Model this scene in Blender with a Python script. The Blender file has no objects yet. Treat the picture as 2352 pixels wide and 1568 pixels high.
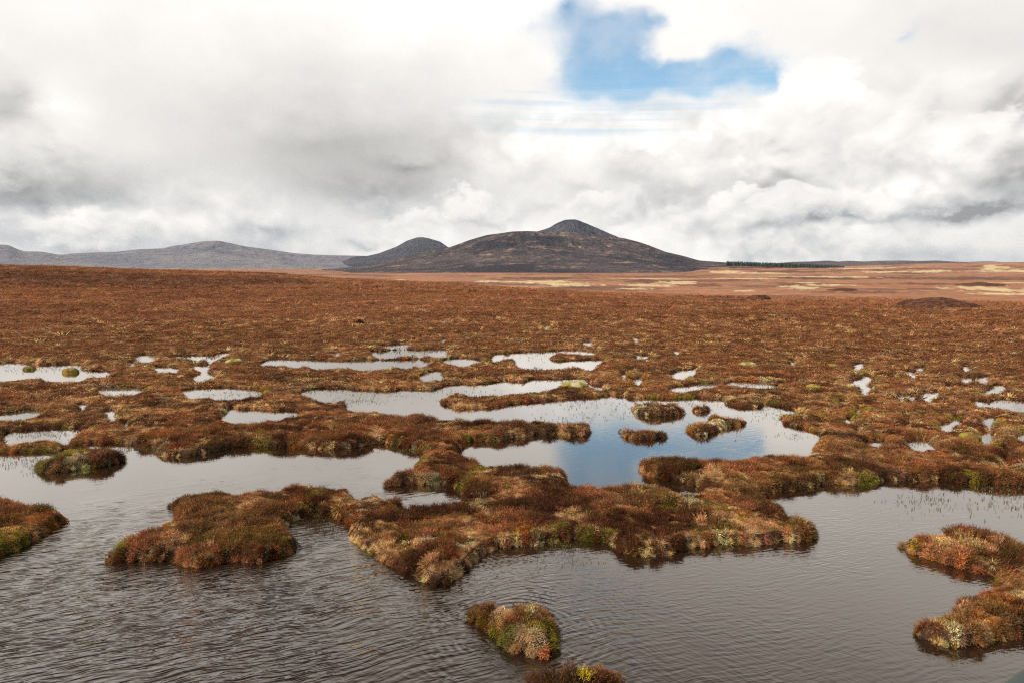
import bpy, math, random
import numpy as np
from mathutils import Vector, Matrix, Euler
rng = np.random.default_rng(7)
random.seed(7)
scene = bpy.context.scene
C = scene.collection

# ------------------------------------------------------------------ camera
H = 5.5                      # eye height above the pools (viewing tower)
F = 1568.0                   # focal length in units of a 2352 px wide frame (24 mm on 36 mm)
CX, CY = 1176.0, 784.0
HOR = 613.0
PITCH = math.atan((CY - HOR) / F)
cam_d = bpy.data.cameras.new('camera'); cam = bpy.data.objects.new('camera', cam_d); C.objects.link(cam)
cam_d.sensor_width = 36; cam_d.lens = 24; cam_d.clip_start = 0.05; cam_d.clip_end = 90000
cam.location = (0, 0, H); cam.rotation_euler = (math.pi / 2 - PITCH, 0, 0)
cam_d.dof.use_dof = False
scene.camera = cam
scene.view_settings.view_transform = 'Standard'; scene.view_settings.look = 'None'
scene.view_settings.exposure = 0.35; scene.view_settings.gamma = 1.0; scene.view_settings.use_curve_mapping = False

def raydir(x, y):
    """world directions of photo positions (2352 px wide frame)"""
    x = np.asarray(x, float); y = np.asarray(y, float)
    a = (x - CX) / F; b = -(y - CY) / F
    c, s = math.cos(PITCH), math.sin(PITCH)
    return np.stack([a, c + s * b, -s + c * b], -1)
def azel(x, y):
    d = raydir(x, y); h = np.hypot(d[..., 0], d[..., 1])
    return np.arctan2(d[..., 0], d[..., 1]), d[..., 2] / h
def ground(x, y, z=0.0):
    d = raydir(x, y); t = (z - H) / d[..., 2]
    return d[..., :2] * t[..., None]

# ------------------------------------------------------------------ sun
SUN_AZ, SUN_EL = math.radians(-104), math.radians(43)
sd = bpy.data.lights.new('sun', 'SUN'); sun = bpy.data.objects.new('sun', sd); C.objects.link(sun)
sd.energy = 5.0; sd.angle = math.radians(1.5); sd.color = (1.0, 0.89, 0.73)
sv = Vector((math.sin(SUN_AZ) * math.cos(SUN_EL), math.cos(SUN_AZ) * math.cos(SUN_EL), math.sin(SUN_EL)))
sun.rotation_euler = sv.to_track_quat('Z', 'Y').to_euler()

# ------------------------------------------------------------------ node helpers
class NT:
    def __init__(s, tree): s.t = tree; s.n = tree.nodes; s.l = tree.links
    def new(s, typ, **kw):
        n = s.n.new(typ)
        for k, v in kw.items(): setattr(n, k, v)
        return n
    def put(s, sock, v):
        if v is None: return
        if hasattr(v, 'is_linked') or hasattr(v, 'links'): s.l.new(v, sock)
        else: sock.default_value = v
    def m(s, op, a, b=None, c=None, clamp=False):
        n = s.new('ShaderNodeMath', operation=op, use_clamp=clamp)
        s.put(n.inputs[0], a); s.put(n.inputs[1], b); s.put(n.inputs[2], c)
        return n.outputs[0]
    def add(s, *a):
        r = a[0]
        for x in a[1:]: r = s.m('ADD', r, x)
        return r
    def mul(s, *a):
        r = a[0]
        for x in a[1:]: r = s.m('MULTIPLY', r, x)
        return r
    def sub(s, a, b): return s.m('SUBTRACT', a, b)
    def step(s, v, lo, hi, a=0.0, b=1.0, kind='SMOOTHSTEP'):
        n = s.new('ShaderNodeMapRange', interpolation_type=kind)
        s.put(n.inputs[0], v); s.put(n.inputs[1], lo); s.put(n.inputs[2], hi); s.put(n.inputs[3], a); s.put(n.inputs[4], b)
        return n.outputs[0]
    def noise(s, vec, scale, detail=4, rough=0.5, dist=0.0, dims='3D', out=0, lac=2.0):
        n = s.new('ShaderNodeTexNoise', noise_dimensions=dims)
        s.put(n.inputs['Vector'], vec); n.inputs['Scale'].default_value = scale
        n.inputs['Detail'].default_value = detail; n.inputs['Roughness'].default_value = rough
        n.inputs['Distortion'].default_value = dist; n.inputs['Lacunarity'].default_value = lac
        return n.outputs[out]
    def mapping(s, vec, loc=(0, 0, 0), rot=(0, 0, 0), sc=(1, 1, 1)):
        n = s.new('ShaderNodeMapping'); s.put(n.inputs[0], vec)
        n.inputs[1].default_value = loc; n.inputs[2].default_value = rot; n.inputs[3].default_value = sc
        return n.outputs[0]
    def mix(s, f, a, b, blend='MIX'):
        n = s.new('ShaderNodeMix', data_type='RGBA', blend_type=blend)
        s.put(n.inputs[0], f); s.put(n.inputs[6], a); s.put(n.inputs[7], b)
        return n.outputs[2]
    def comb(s, a, b, c):
        n = s.new('ShaderNodeCombineXYZ'); s.put(n.inputs[0], a); s.put(n.inputs[1], b); s.put(n.inputs[2], c)
        return n.outputs[0]

PUFFS = [(1960, 330, 150, 130, .94, .70, .30, .85), (1880, 275, 115, 110, 1.06, .84, .16, 1.0), (2060, 350, 100, 60, 1.0, .74, .35, .8), (2150, 350, 80, 62, 1.02, .70, .25, .85), (2250, 345, 80, 60, 1.02, .68, .25, .85),
         (1500, 405, 75, 55, .80, .60, .3, .8), (1600, 380, 150, 60, .90, .66, .5, .6), (1700, 450, 85, 50, 1.0, .70, .2, .9), (1590, 490, 70, 36, .94, .68, .3, .8), (1830, 470, 100, 45, 1.0, .78, .3, .85), (1980, 480, 170, 36, .98, .62, .4, .8),
         (1090, 468, 90, 36, .93, .66, .3, .85), (1230, 462, 80, 40, .92, .68, .3, .8), (1370, 480, 75, 32, .97, .74, .3, .8), (950, 500, 90, 30, .96, .74, .4, .7), (70, 370, 90, 55, .80, .50, .4, .8), (180, 520, 120, 30, 1.0, .72, .4, .7), (1760, 565, 120, 26, .93, .70, .4, .7), (2080, 560, 160, 28, .92, .66, .4, .7)]
RELIEF_K = 1.15
# ------------------------------------------------------------------ sky with clouds
world = bpy.data.worlds.new('World'); scene.world = world; world.use_nodes = True
w = NT(world.node_tree); w.n.clear()
tc = w.new('ShaderNodeTexCoord'); D = tc.outputs['Generated']
sp = w.new('ShaderNodeSeparateXYZ'); w.l.new(D, sp.inputs[0]); dx, dy, dz = sp.outputs
AZ = w.mul(w.m('ARCTAN2', dx, dy), 180 / math.pi)
EL = w.mul(w.m('ARCSINE', dz), 180 / math.pi)
Pf = w.mapping(D, sc=(1, 1, 1.5))
def vnoise_pair(scale, detail, rough, loc=(0, 0, 0)):
    n = w.noise(w.mapping(Pf, loc=loc), scale, detail, rough, out=1)
    s_ = w.new('ShaderNodeSeparateXYZ'); w.l.new(n, s_.inputs[0])
    return w.sub(s_.outputs[0], 0.5), w.sub(s_.outputs[1], 0.5)
wa, wb = vnoise_pair(3.0, 3, 0.5); fa, fb = vnoise_pair(11.0, 7, 0.58, (3, 9, 4))
def warped(k1, k2):
    return (w.add(AZ, w.mul(wa, k1), w.mul(fa, k2)), w.add(EL, w.mul(wb, k1 * 0.6), w.mul(fb, k2 * 0.8)))
A1, E1 = warped(6, 5.0)
A2, E2 = warped(1.5, 5.0)
def deg(x, y):
    a, t = azel(x, y); return math.degrees(float(a)), math.degrees(math.atan(float(t)))
V1 = w.comb(A1, E1, 0.0); V2 = w.comb(A2, E2, 0.0)
class Acc:
    """sum of soft round spots in azimuth and elevation"""
    def __init__(s, start): s.v = start
    def __call__(s, x, y, rx, ry, amp, fine=False, rot=0.0):
        a0, e0 = deg(x, y); sx = 2.05 * rx / F * 180 / math.pi * 0.95; sy = 2.05 * ry / F * 180 / math.pi
        q = w.new('ShaderNodeMapping', vector_type='TEXTURE'); w.l.new(V2 if fine else V1, q.inputs[0])
        q.inputs[1].default_value = (a0, e0, 0); q.inputs[2].default_value = (0, 0, math.radians(rot)); q.inputs[3].default_value = (sx, sy, 1)
        gr = w.new('ShaderNodeTexGradient', gradient_type='QUADRATIC_SPHERE'); w.l.new(q.outputs[0], gr.inputs[0])
        s.v = w.m('MULTIPLY_ADD', gr.outputs[1], amp, s.v); return s
# holes that show blue
hole = Acc(0.0)
for q in [(1390, 90, 100, 85, 0.9), (1430, 175, 140, 62, 1.0), (1590, 196, 235, 42, 1.1), (1685, 120, 62, 42, 0.85), (1530, 45, 60, 26, 0.4), (1310, 30, 50, 30, 0.6), (1230, 60, 60, 60, 0.32),
          (2065, 105, 25, 18, 0.45), (1790, 180, 60, 20, 0.6), (1500, 60, 50, 30, 0.35), (1570, 105, 50, 48, -0.8), (1235, 150, 110, 40, -0.5)]: hole(*q, fine=True)
hole = hole.v
wisp = w.noise(w.mapping(D, rot=(0, 0, .3), sc=(1, 1, 1.3)), 8.0, 7, 0.6, 0.2)
blue = w.mul(w.step(w.add(hole, w.mul(w.sub(wisp, 0.5), 0.9)), 0.10, 0.95), w.step(wisp, 0.74, 0.50, 0.75, 1.0))
low = Acc(0.0)(1480, 262, 310, 74, 1.1)(1180, 270, 190, 60, 0.5).v
streak = w.noise(w.comb(w.mul(AZ, 0.03), w.add(w.mul(EL, 1.5), w.mul(AZ, 0.045), w.mul(wa, 0.7)), 0.0), 1.0, 3, 0.5)
cir = w.mul(w.step(low, 0.15, 0.9), w.step(w.add(streak, w.mul(w.sub(wisp, .5), .25)), 0.64, 0.34), 0.48)
blue = w.m('MAXIMUM', w.mul(blue, w.step(w.add(w.mul(streak, 2.2), w.mul(EL, 0.35)), 4.3, 6.4, 0.25, 1.0)), cir)
# the towering cloud at the right closes the gap with a crisp edge
def dome(x, y, rad, soft=0.35):
    a0, e0 = deg(x, y); R = rad / F * 180 / math.pi
    d_ = w.m('SQRT', w.add(w.m('POWER', w.sub(w.add(AZ, w.mul(fa, 4.0)), a0), 2.0), w.m('POWER', w.sub(w.add(EL, w.mul(fb, 4.0)), e0), 2.0)))
    return w.step(d_, R - soft, R + soft, 1.0, 0.0)
tower = w.m('MAXIMUM', w.m('MAXIMUM', dome(1865, 250, 92), dome(1950, 240, 110)), w.m('MAXIMUM', dome(1900, 330, 120), dome(1700, 380, 100)))
blue = w.mul(blue, w.sub(1.0, tower))
n_far = w.noise(Pf, 2.1, 5, 0.55)
outside = w.m('MAXIMUM', w.step(w.m('ABSOLUTE', AZ), 52, 75), w.step(EL, 42, 52))  # unseen sky opened to blue to cut fill light and deepen shadows
blue = w.m('MAXIMUM', blue, w.mul(w.step(n_far, 0.34, 0.50), outside))
# cloud brightness
g = [
    (760, 340, 440, 170, -0.34), (1000, 390, 260, 80, -0.14), (60, 215, 70, 50, -0.28), (30, 265, 80, 40, -0.2),
    (10, 430, 190, 85, -0.52), (90, 480, 110, 25, -0.14), (300, 440, 130, 50, -0.2), (860, 435, 170, 34, -0.20), (935, 385, 70, 12, -0.16, True),
    (640, 530, 170, 26, -0.26), (220, 570, 330, 24, -0.36), (650, 590, 220, 24, -0.20), (855, 560, 45, 14, -0.30, True),
    (2230, 478, 150, 15, -0.50, True, 5), (1950, 502, 190, 9, -0.30, True, 4), (2200, 590, 420, 44, -0.30),
    (1965, 280, 90, 60, -0.15), (1500, 400, 90, 34, -0.22), (1700, 420, 170, 36, -0.24), (1900, 400, 110, 40, -0.24), (2190, 370, 120, 26, -0.22), (2300, 420, 90, 34, -0.2),
    (2340, 290, 90, 150, -0.26), (1900, 430, 420, 120, -0.10), (2250, 80, 260, 90, -0.05), (1620, 520, 70, 40, -0.18), (1790, 545, 120, 26, -0.2), (1090, 480, 130, 20, -0.22), (1330, 440, 80, 22, -0.14),
    (100, 110, 190, 90, -0.06), (2150, 60, 350, 110, -0.09),
    (60, 330, 60, 20, 0.30), (140, 250, 60, 60, 0.25), (1850, 220, 70, 60, 0.12), (2050, 315, 90, 26, 0.16), (180, 505, 130, 20, 0.30),
    (1100, 30, 500, 60, 0.08), (1200, 330, 220, 70, 0.14), (2230, 305, 80, 22, 0.18), (1800, 450, 70, 28, 0.14), (1250, 560, 280, 30, 0.10), (1450, 330, 200, 26, 0.10), (2000, 460, 150, 16, 0.12),
]
L = Acc(1.0)
for q in g: L(q[0], q[1], q[2], q[3], q[4] * 1.3, *q[5:])
L = L.v

# billows: a field of rounded cells lit from the upper left
Pc = w.mapping(D, sc=(1, 1, 1.3))
wv = w.new('ShaderNodeVectorMath', operation='MULTIPLY_ADD'); w.l.new(w.noise(Pc, 15.0, 3, 0.6, out=1), wv.inputs[0]); wv.inputs[1].default_value = (0.05, 0.05, 0.05); w.l.new(Pc, wv.inputs[2])
def bil(off):
    r = None
    for sc_, am in ((7.0, 1.0), (16.0, 0.6), (37.0, 0.28)):
        n = w.noise(w.mapping(wv.outputs[0], loc=tuple(o + sc_ for o in off)), sc_, 0, 0.5)
        t = w.m('MULTIPLY', w.m('ABSOLUTE', w.sub(n, 0.5)), am); r = t if r is None else w.add(r, t)
    return r
relief = w.sub(bil((0, 0, 0)), bil((0.014, 0, -0.030)))
lump = w.m('MAXIMUM', w.mul(w.step(AZ, -12, 6), w.step(EL, 15.0, 10.0)), w.mul(w.step(EL, 8.0, 4.5), 0.6))
lump = w.m('MAXIMUM', lump, 0.06)
cover = w.step(w.noise(Pf, 4.0, 3, 0.5), 0.36, 0.56)
L = w.add(L, w.mul(relief, RELIEF_K, lump, cover), w.mul(fb, 0.34, w.add(w.mul(lump, 0.9), 0.25)))
L = w.add(L, w.mul(w.step(EL, 19, 30), w.step(EL, 62, 42), 0.15), w.mul(w.step(EL, 42, 62), -0.25), w.mul(w.sub(n_far, 0.5), w.step(EL, 21, 31), -1.1))
L = w.m('MINIMUM', w.m('MAXIMUM', L, 0.34), 1.35)
# single heaps of cloud, white above and grey below
VP = w.comb(w.add(AZ, w.mul(wa, 2.0), w.mul(fa, 7.0)), w.add(EL, w.mul(wb, 1.5), w.mul(fb, 7.0)), 0.0)
for (x, y, rx, ry, lt, lb, sf, op) in PUFFS:
    a0, e0 = deg(x, y); q = w.new('ShaderNodeMapping', vector_type='TEXTURE'); w.l.new(VP, q.inputs[0])
    q.inputs[1].default_value = (a0, e0, 0); q.inputs[3].default_value = (rx / F * 180 / math.pi * 0.95, ry / F * 180 / math.pi, 1)
    gr = w.new('ShaderNodeTexGradient', gradient_type='SPHERICAL'); w.l.new(q.outputs[0], gr.inputs[0]); s_ = w.new('ShaderNodeSeparateXYZ'); w.l.new(q.outputs[0], s_.inputs[0])
    mk = w.step(gr.outputs[1], 0.0, sf, 0.0, op); sh = w.step(w.add(s_.outputs[1], w.mul(s_.outputs[0], -0.35)), -0.9, 0.55, lb, lt)
    fade = w.step(s_.outputs[1], -0.95, -0.2); mk = w.mul(mk, fade)
    m2 = w.new('ShaderNodeMix', data_type='FLOAT'); w.l.new(mk, m2.inputs[0]); w.l.new(L, m2.inputs[2]); w.l.new(w.add(sh, w.mul(fb, 0.10), w.mul(relief, 0.35)), m2.inputs[3]); L = m2.outputs[0]
cool = w.mul(w.step(EL, 9, 2), w.step(L, 0.95, 0.5))
tint = w.mix(cool, w.mix(w.step(EL, 17, 27), (1.0, 0.975, 0.94, 1), (1.0, 0.95, 0.885, 1)), (0.945, 0.975, 1.0, 1))
cl = w.new('ShaderNodeVectorMath', operation='SCALE'); w.l.new(tint, cl.inputs[0]); w.l.new(L, cl.inputs['Scale'])
sky = w.new('ShaderNodeTexSky', sky_type='NISHITA', sun_disc=False, sun_elevation=SUN_EL, sun_rotation=SUN_AZ)
sky.altitude = 0; sky.air_density = 1.0; sky.dust_density = 0.4; sky.ozone_density = 1.6
b1 = w.new('ShaderNodeBackground'); w.l.new(w.mix(1.0, sky.outputs[0], (0.92, 1.02, 0.95, 1), 'MULTIPLY'), b1.inputs[0]); b1.inputs[1].default_value = 0.14
b2 = w.new('ShaderNodeBackground'); w.l.new(cl.outputs[0], b2.inputs[0]); b2.inputs[1].default_value = 0.80
ms = w.new('ShaderNodeMixShader'); w.l.new(blue, ms.inputs[0]); w.l.new(b2.outputs[0], ms.inputs[1]); w.l.new(b1.outputs[0], ms.inputs[2])
wo = w.new('ShaderNodeOutputWorld'); w.l.new(ms.outputs[0], wo.inputs[0])

# ------------------------------------------------------------------ object helpers
def tag(o, label=None, cat=None, group=None, kind=None):
    if label: o['label'] = label
    if cat: o['category'] = cat
    if group: o['group'] = group
    if kind: o['kind'] = kind
    return o
def make_mesh(name, V, faces, mat=None, parent=None, col=None, smooth=False, loc=None):
    """V (n,3); faces (m,k) array with k=3 or 4"""
    me = bpy.data.meshes.new(name)
    V = np.asarray(V, np.float32); faces = np.asarray(faces, np.int32); k = faces.shape[1]
    me.vertices.add(len(V)); me.vertices.foreach_set('co', V.ravel())
    me.loops.add(faces.size); me.loops.foreach_set('vertex_index', faces.ravel())
    me.polygons.add(len(faces)); me.polygons.foreach_set('loop_start', np.arange(0, faces.size, k, dtype=np.int32))
    me.update(calc_edges=True)
    if smooth: me.polygons.foreach_set('use_smooth', np.ones(len(faces), bool))
    if col is not None:
        c = np.ones((len(V), 4), np.float32); c[:, :3] = col
        a = me.attributes.new('col', 'FLOAT_COLOR', 'POINT'); a.data.foreach_set('color', c.ravel())
    if mat: me.materials.append(mat)
    o = bpy.data.objects.new(name, me); C.objects.link(o)
    if loc is not None: o.location = loc
    if parent: o.parent = parent
    return o
def grid_faces(nr, nc):
    i = np.arange(nr - 1)[:, None] * nc + np.arange(nc - 1)[None, :]
    return np.stack([i, i + 1, i + nc + 1, i + nc], -1).reshape(-1, 4)

# ------------------------------------------------------------------ numpy noise
def _hash(ix, iy, seed):
    h = (ix.astype(np.int64) * 374761393 + iy.astype(np.int64) * 668265263 + seed * 2147483647 * 31) & 0xffffffff
    h = ((h ^ (h >> 13)) * 1274126177) & 0xffffffff
    h = h ^ (h >> 16)
    return (h & 0xffffff) / float(0xffffff)
def vnoise(x, y, seed=0):
    ix = np.floor(x); iy = np.floor(y); fx = x - ix; fy = y - iy
    ix = ix.astype(np.int64); iy = iy.astype(np.int64)
    fx = fx * fx * fx * (fx * (fx * 6 - 15) + 10); fy = fy * fy * fy * (fy * (fy * 6 - 15) + 10)
    a = _hash(ix, iy, seed); b = _hash(ix + 1, iy, seed); c = _hash(ix, iy + 1, seed); d = _hash(ix + 1, iy + 1, seed)
    return (a * (1 - fx) + b * fx) * (1 - fy) + (c * (1 - fx) + d * fx) * fy
def fbm(x, y, seed=0, octv=4, gain=0.5):
    s = 0; a = 1; t = 0
    for o in range(octv):
        c, sn = math.cos(0.7 * o), math.sin(0.7 * o); k = 2.03 ** o
        s = s + a * vnoise((x * c - y * sn) * k + 17.3 * o, (x * sn + y * c) * k - 9.1 * o, seed + o); t += a; a *= gain
    return s / t
def sstep(x, a, b):
    t = np.clip((x - a) / (b - a), 0, 1); return t * t * (3 - 2 * t)

# ------------------------------------------------------------------ shorelines
def T(c, r, pts): return [(c * 588 + x * 0.25, (775.2, 1167.4)[r] + y * 0.25) for x, y in pts]
def Zm(pts): return [((1850 + x / 2.94) / 1.7415, (2350 + y / 2.94) / 1.7415) for x, y in pts]
W1 = (T(0, 0, [(-1200, 1040), (-400, 1045), (0, 1050), (150, 1062), (350, 1050), (480, 1052), (620, 1015), (760, 980), (1030, 975), (1160, 975), (1250, 990), (1380, 1008), (1430, 1020), (1440, 1070), (1500, 1092), (1600, 1100), (1800, 1080), (2000, 1045), (2200, 1000)])
 + T(1, 0, [(0, 1002), (200, 1005), (420, 1015), (720, 1025), (830, 1020), (1000, 985), (1130, 970), (1300, 985), (1380, 1010), (1480, 1030), (1530, 1060), (1520, 1090), (1490, 1130), (1470, 1150), (1390, 1180), (1280, 1210), (1250, 1235), (1190, 1245), (1168, 1300), (1190, 1345), (1230, 1360), (1400, 1355), (1560, 1350), (1700, 1360), (1810, 1365), (1870, 1390), (1910, 1430), (1905, 1460), (1830, 1470), (1770, 1490), (1660, 1500), (1620, 1525), (1560, 1495), (1500, 1510), (1420, 1520), (1340, 1530), (1300, 1490), (1260, 1460), (1180, 1430), (1100, 1395), (1040, 1405), (960, 1415), (890, 1430), (850, 1390), (800, 1350), (740, 1340), (660, 1325), (540, 1310), (470, 1300), (380, 1300), (290, 1320), (200, 1345), (50, 1345)])
 + T(0, 0, [(2351, 1360), (2200, 1380), (2080, 1385), (2000, 1360), (1900, 1360), (1800, 1375), (1740, 1405), (1640, 1420), (1540, 1440), (1530, 1480), (1520, 1520), (1540, 1560)])
 + T(0, 1, [(1590, 15), (1640, 25), (1600, 50), (1520, 75), (1480, 110), (1390, 150), (1280, 190), (1160, 240), (1030, 295), (940, 345), (910, 400), (925, 450), (960, 490), (1060, 490), (1200, 465), (1300, 460), (1450, 465), (1600, 470), (1700, 495), (1820, 510), (1900, 520), (2050, 500), (2200, 490), (2340, 480)])
 + T(1, 1, [(60, 490), (150, 460), (250, 430), (330, 370), (370, 320), (340, 260), (300, 210), (250, 150), (330, 110), (430, 85), (600, 90), (750, 95), (850, 130), (870, 190), (880, 250), (920, 320), (1000, 380), (1090, 420), (1110, 460), (1200, 500), (1280, 560), (1400, 600), (1500, 610), (1540, 660), (1620, 690), (1700, 700), (1780, 680), (1870, 600), (1950, 540), (2000, 500), (2050, 460), (2100, 390), (2200, 355), (2340, 342)])
 + T(2, 1, [(200, 340), (350, 310), (480, 290), (650, 290), (750, 310), (850, 320), (930, 345), (1040, 390), (1120, 410), (1200, 430), (1320, 440), (1430, 430), (1500, 395), (1650, 375), (1820, 350), (1880, 320), (2100, 325), (2340, 318)])
 + T(3, 1, [(160, 310), (250, 320), (340, 300), (420, 240), (450, 190), (430, 130), (380, 90), (300, 40), (240, 10)])
 + T(3, 0, [(150, 1560), (80, 1510), (30, 1475), (-40, 1450), (0, 1420), (60, 1410), (250, 1390), (400, 1365), (520, 1340), (700, 1350), (880, 1355), (960, 1350), (1020, 1320), (1100, 1305), (1300, 1310), (1500, 1310), (1540, 1290), (1620, 1305), (1800, 1340), (2000, 1340), (2150, 1345), (2351, 1360), (3200, 1330), (4200, 1400)])
 + [(3700, 2600), (1176, 3200), (-1300, 2600)])
La = T(0, 0, [(-900, 1380), (-300, 1400), (0, 1450), (80, 1480), (150, 1490), (230, 1530), (330, 1530), (420, 1550)]) + T(0, 1, [(510, 5), (600, 40), (635, 60), (640, 110), (560, 135), (520, 165), (400, 240), (340, 290), (200, 370), (100, 410), (0, 428), (-200, 520), (-900, 700)])
Lc = T(3, 1, [(1240, 300), (1290, 250), (1400, 215), (1540, 215), (1640, 180), (1710, 140), (1850, 130), (2000, 150), (2100, 180), (2200, 220), (2351, 300), (2800, 450), (3300, 800), (3000, 1150), (2351, 1150), (2280, 1180), (2150, 1200), (2000, 1240), (1900, 1260), (1790, 1255), (1700, 1250), (1560, 1220), (1440, 1190), (1390, 1140), (1395, 1080), (1430, 1000), (1460, 960), (1560, 940), (1700, 910), (1770, 880), (1850, 790), (1950, 770), (2010, 700), (2060, 690), (2130, 665), (2100, 640), (2000, 610), (1850, 570), (1700, 540), (1560, 480), (1440, 440), (1330, 410), (1265, 365)])
I1 = Zm([(150, 240), (170, 150), (260, 90), (400, 85), (460, 130), (600, 140), (680, 95), (800, 90), (900, 150), (960, 230), (1030, 330), (1050, 450), (1030, 560), (1030, 690), (990, 765), (900, 785), (700, 755), (560, 700), (470, 620), (430, 560), (300, 460), (200, 390), (140, 310)])
I2 = Zm([(810, 1120), (900, 940), (1050, 850), (1200, 810), (1320, 790), (1450, 760), (1600, 770), (1700, 800), (1750, 880), (1820, 970), (1950, 1000), (2010, 1060), (2080, 1200), (1900, 1480), (1400, 1580), (900, 1450)])
I3 = T(0, 0, [(350, 1200), (360, 1150), (420, 1100), (540, 1060), (620, 1000), (700, 985), (850, 985), (950, 1000), (1030, 1020), (1100, 1060), (1140, 1080), (1130, 1110), (1040, 1160), (900, 1190), (760, 1200), (620, 1225), (450, 1240), (390, 1230)])
W2 = (T(1, 0, [(400, 490), (560, 465), (700, 460), (950, 475), (1100, 490), (1230, 490), (1380, 470), (1600, 480), (1720, 450), (1760, 432), (1900, 425), (2100, 425), (2200, 410), (2280, 395)])
 + T(2, 0, [(0, 400), (130, 408), (200, 380), (520, 370), (660, 372), (700, 415), (760, 440), (840, 500), (800, 545), (860, 530), (1000, 530), (1100, 560), (1150, 560), (1300, 556), (1500, 562), (1700, 550), (1900, 560), (1960, 580), (2000, 620), (2100, 640), (2280, 640), (2300, 600)])
 + T(3, 0, [(0, 610), (150, 640), (285, 660), (200, 680), (150, 720), (130, 770), (170, 800), (300, 830), (450, 870), (480, 890), (500, 940), (440, 990), (410, 1040), (330, 1060), (220, 1060), (100, 1055), (0, 1050)])
 + T(2, 0, [(2240, 1050), (2100, 1080), (1980, 1115), (1950, 1105), (1800, 1090), (1640, 1090), (1540, 1075), (1380, 1065), (1300, 1090), (1200, 1140), (1180, 1200), (1185, 1240), (1300, 1270), (1500, 1320), (1650, 1350), (1760, 1368), (1650, 1385), (1450, 1345), (1200, 1322), (900, 1320), (750, 1335), (650, 1325), (560, 1320), (490, 1265), (490, 1220), (440, 1180), (350, 1145), (300, 1135), (200, 1150), (120, 1130), (0, 1130)])
 + T(1, 0, [(2200, 1130), (2050, 1110), (2000, 1080), (1900, 1055), (1860, 1035), (1880, 1010), (1920, 970), (2100, 950), (2351, 930)])
 + T(2, 0, [(200, 890), (400, 885), (600, 900), (700, 895), (715, 860), (690, 810), (620, 770), (500, 745), (400, 745), (290, 735), (200, 725), (100, 745), (0, 745)])
 + T(1, 0, [(2200, 740), (2000, 735), (1850, 720), (1650, 715), (1550, 690), (1400, 680), (1250, 670), (1120, 635), (950, 630), (830, 625), (820, 590), (780, 560), (700, 545), (600, 545), (500, 520)]))
Ld = T(1, 0, [(1625, 590), (1640, 550), (1720, 530), (1830, 480), (1900, 480), (2000, 500), (2200, 490), (2351, 480)]) + T(2, 0, [(120, 470), (300, 445), (430, 430), (480, 390), (640, 385), (700, 420), (860, 470), (900, 520), (800, 545), (650, 550), (500, 560), (300, 585), (150, 600), (0, 610)]) + T(1, 0, [(2200, 635), (2000, 650), (1830, 655), (1750, 630), (1700, 600)])
I4 = T(2, 0, [(1120, 660), (1140, 600), (1250, 568), (1400, 568), (1500, 600), (1550, 650), (1580, 685), (1520, 710), (1380, 720), (1220, 710), (1140, 690)])
I5 = T(2, 0, [(1680, 655), (1700, 620), (1750, 615), (1780, 640), (1785, 670), (1750, 685), (1700, 680)])
I6 = T(2, 0, [(1630, 860), (1640, 820), (1720, 760), (1830, 740), (1850, 700), (1920, 690), (2050, 705), (2140, 745), (2145, 785), (2080, 805), (1950, 830), (1850, 870), (1780, 892), (1680, 892)])
I7 = T(2, 0, [(1020, 870), (1030, 820), (1150, 810), (1250, 805), (1350, 840), (1390, 880), (1380, 920), (1200, 935), (1060, 915)])
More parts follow.
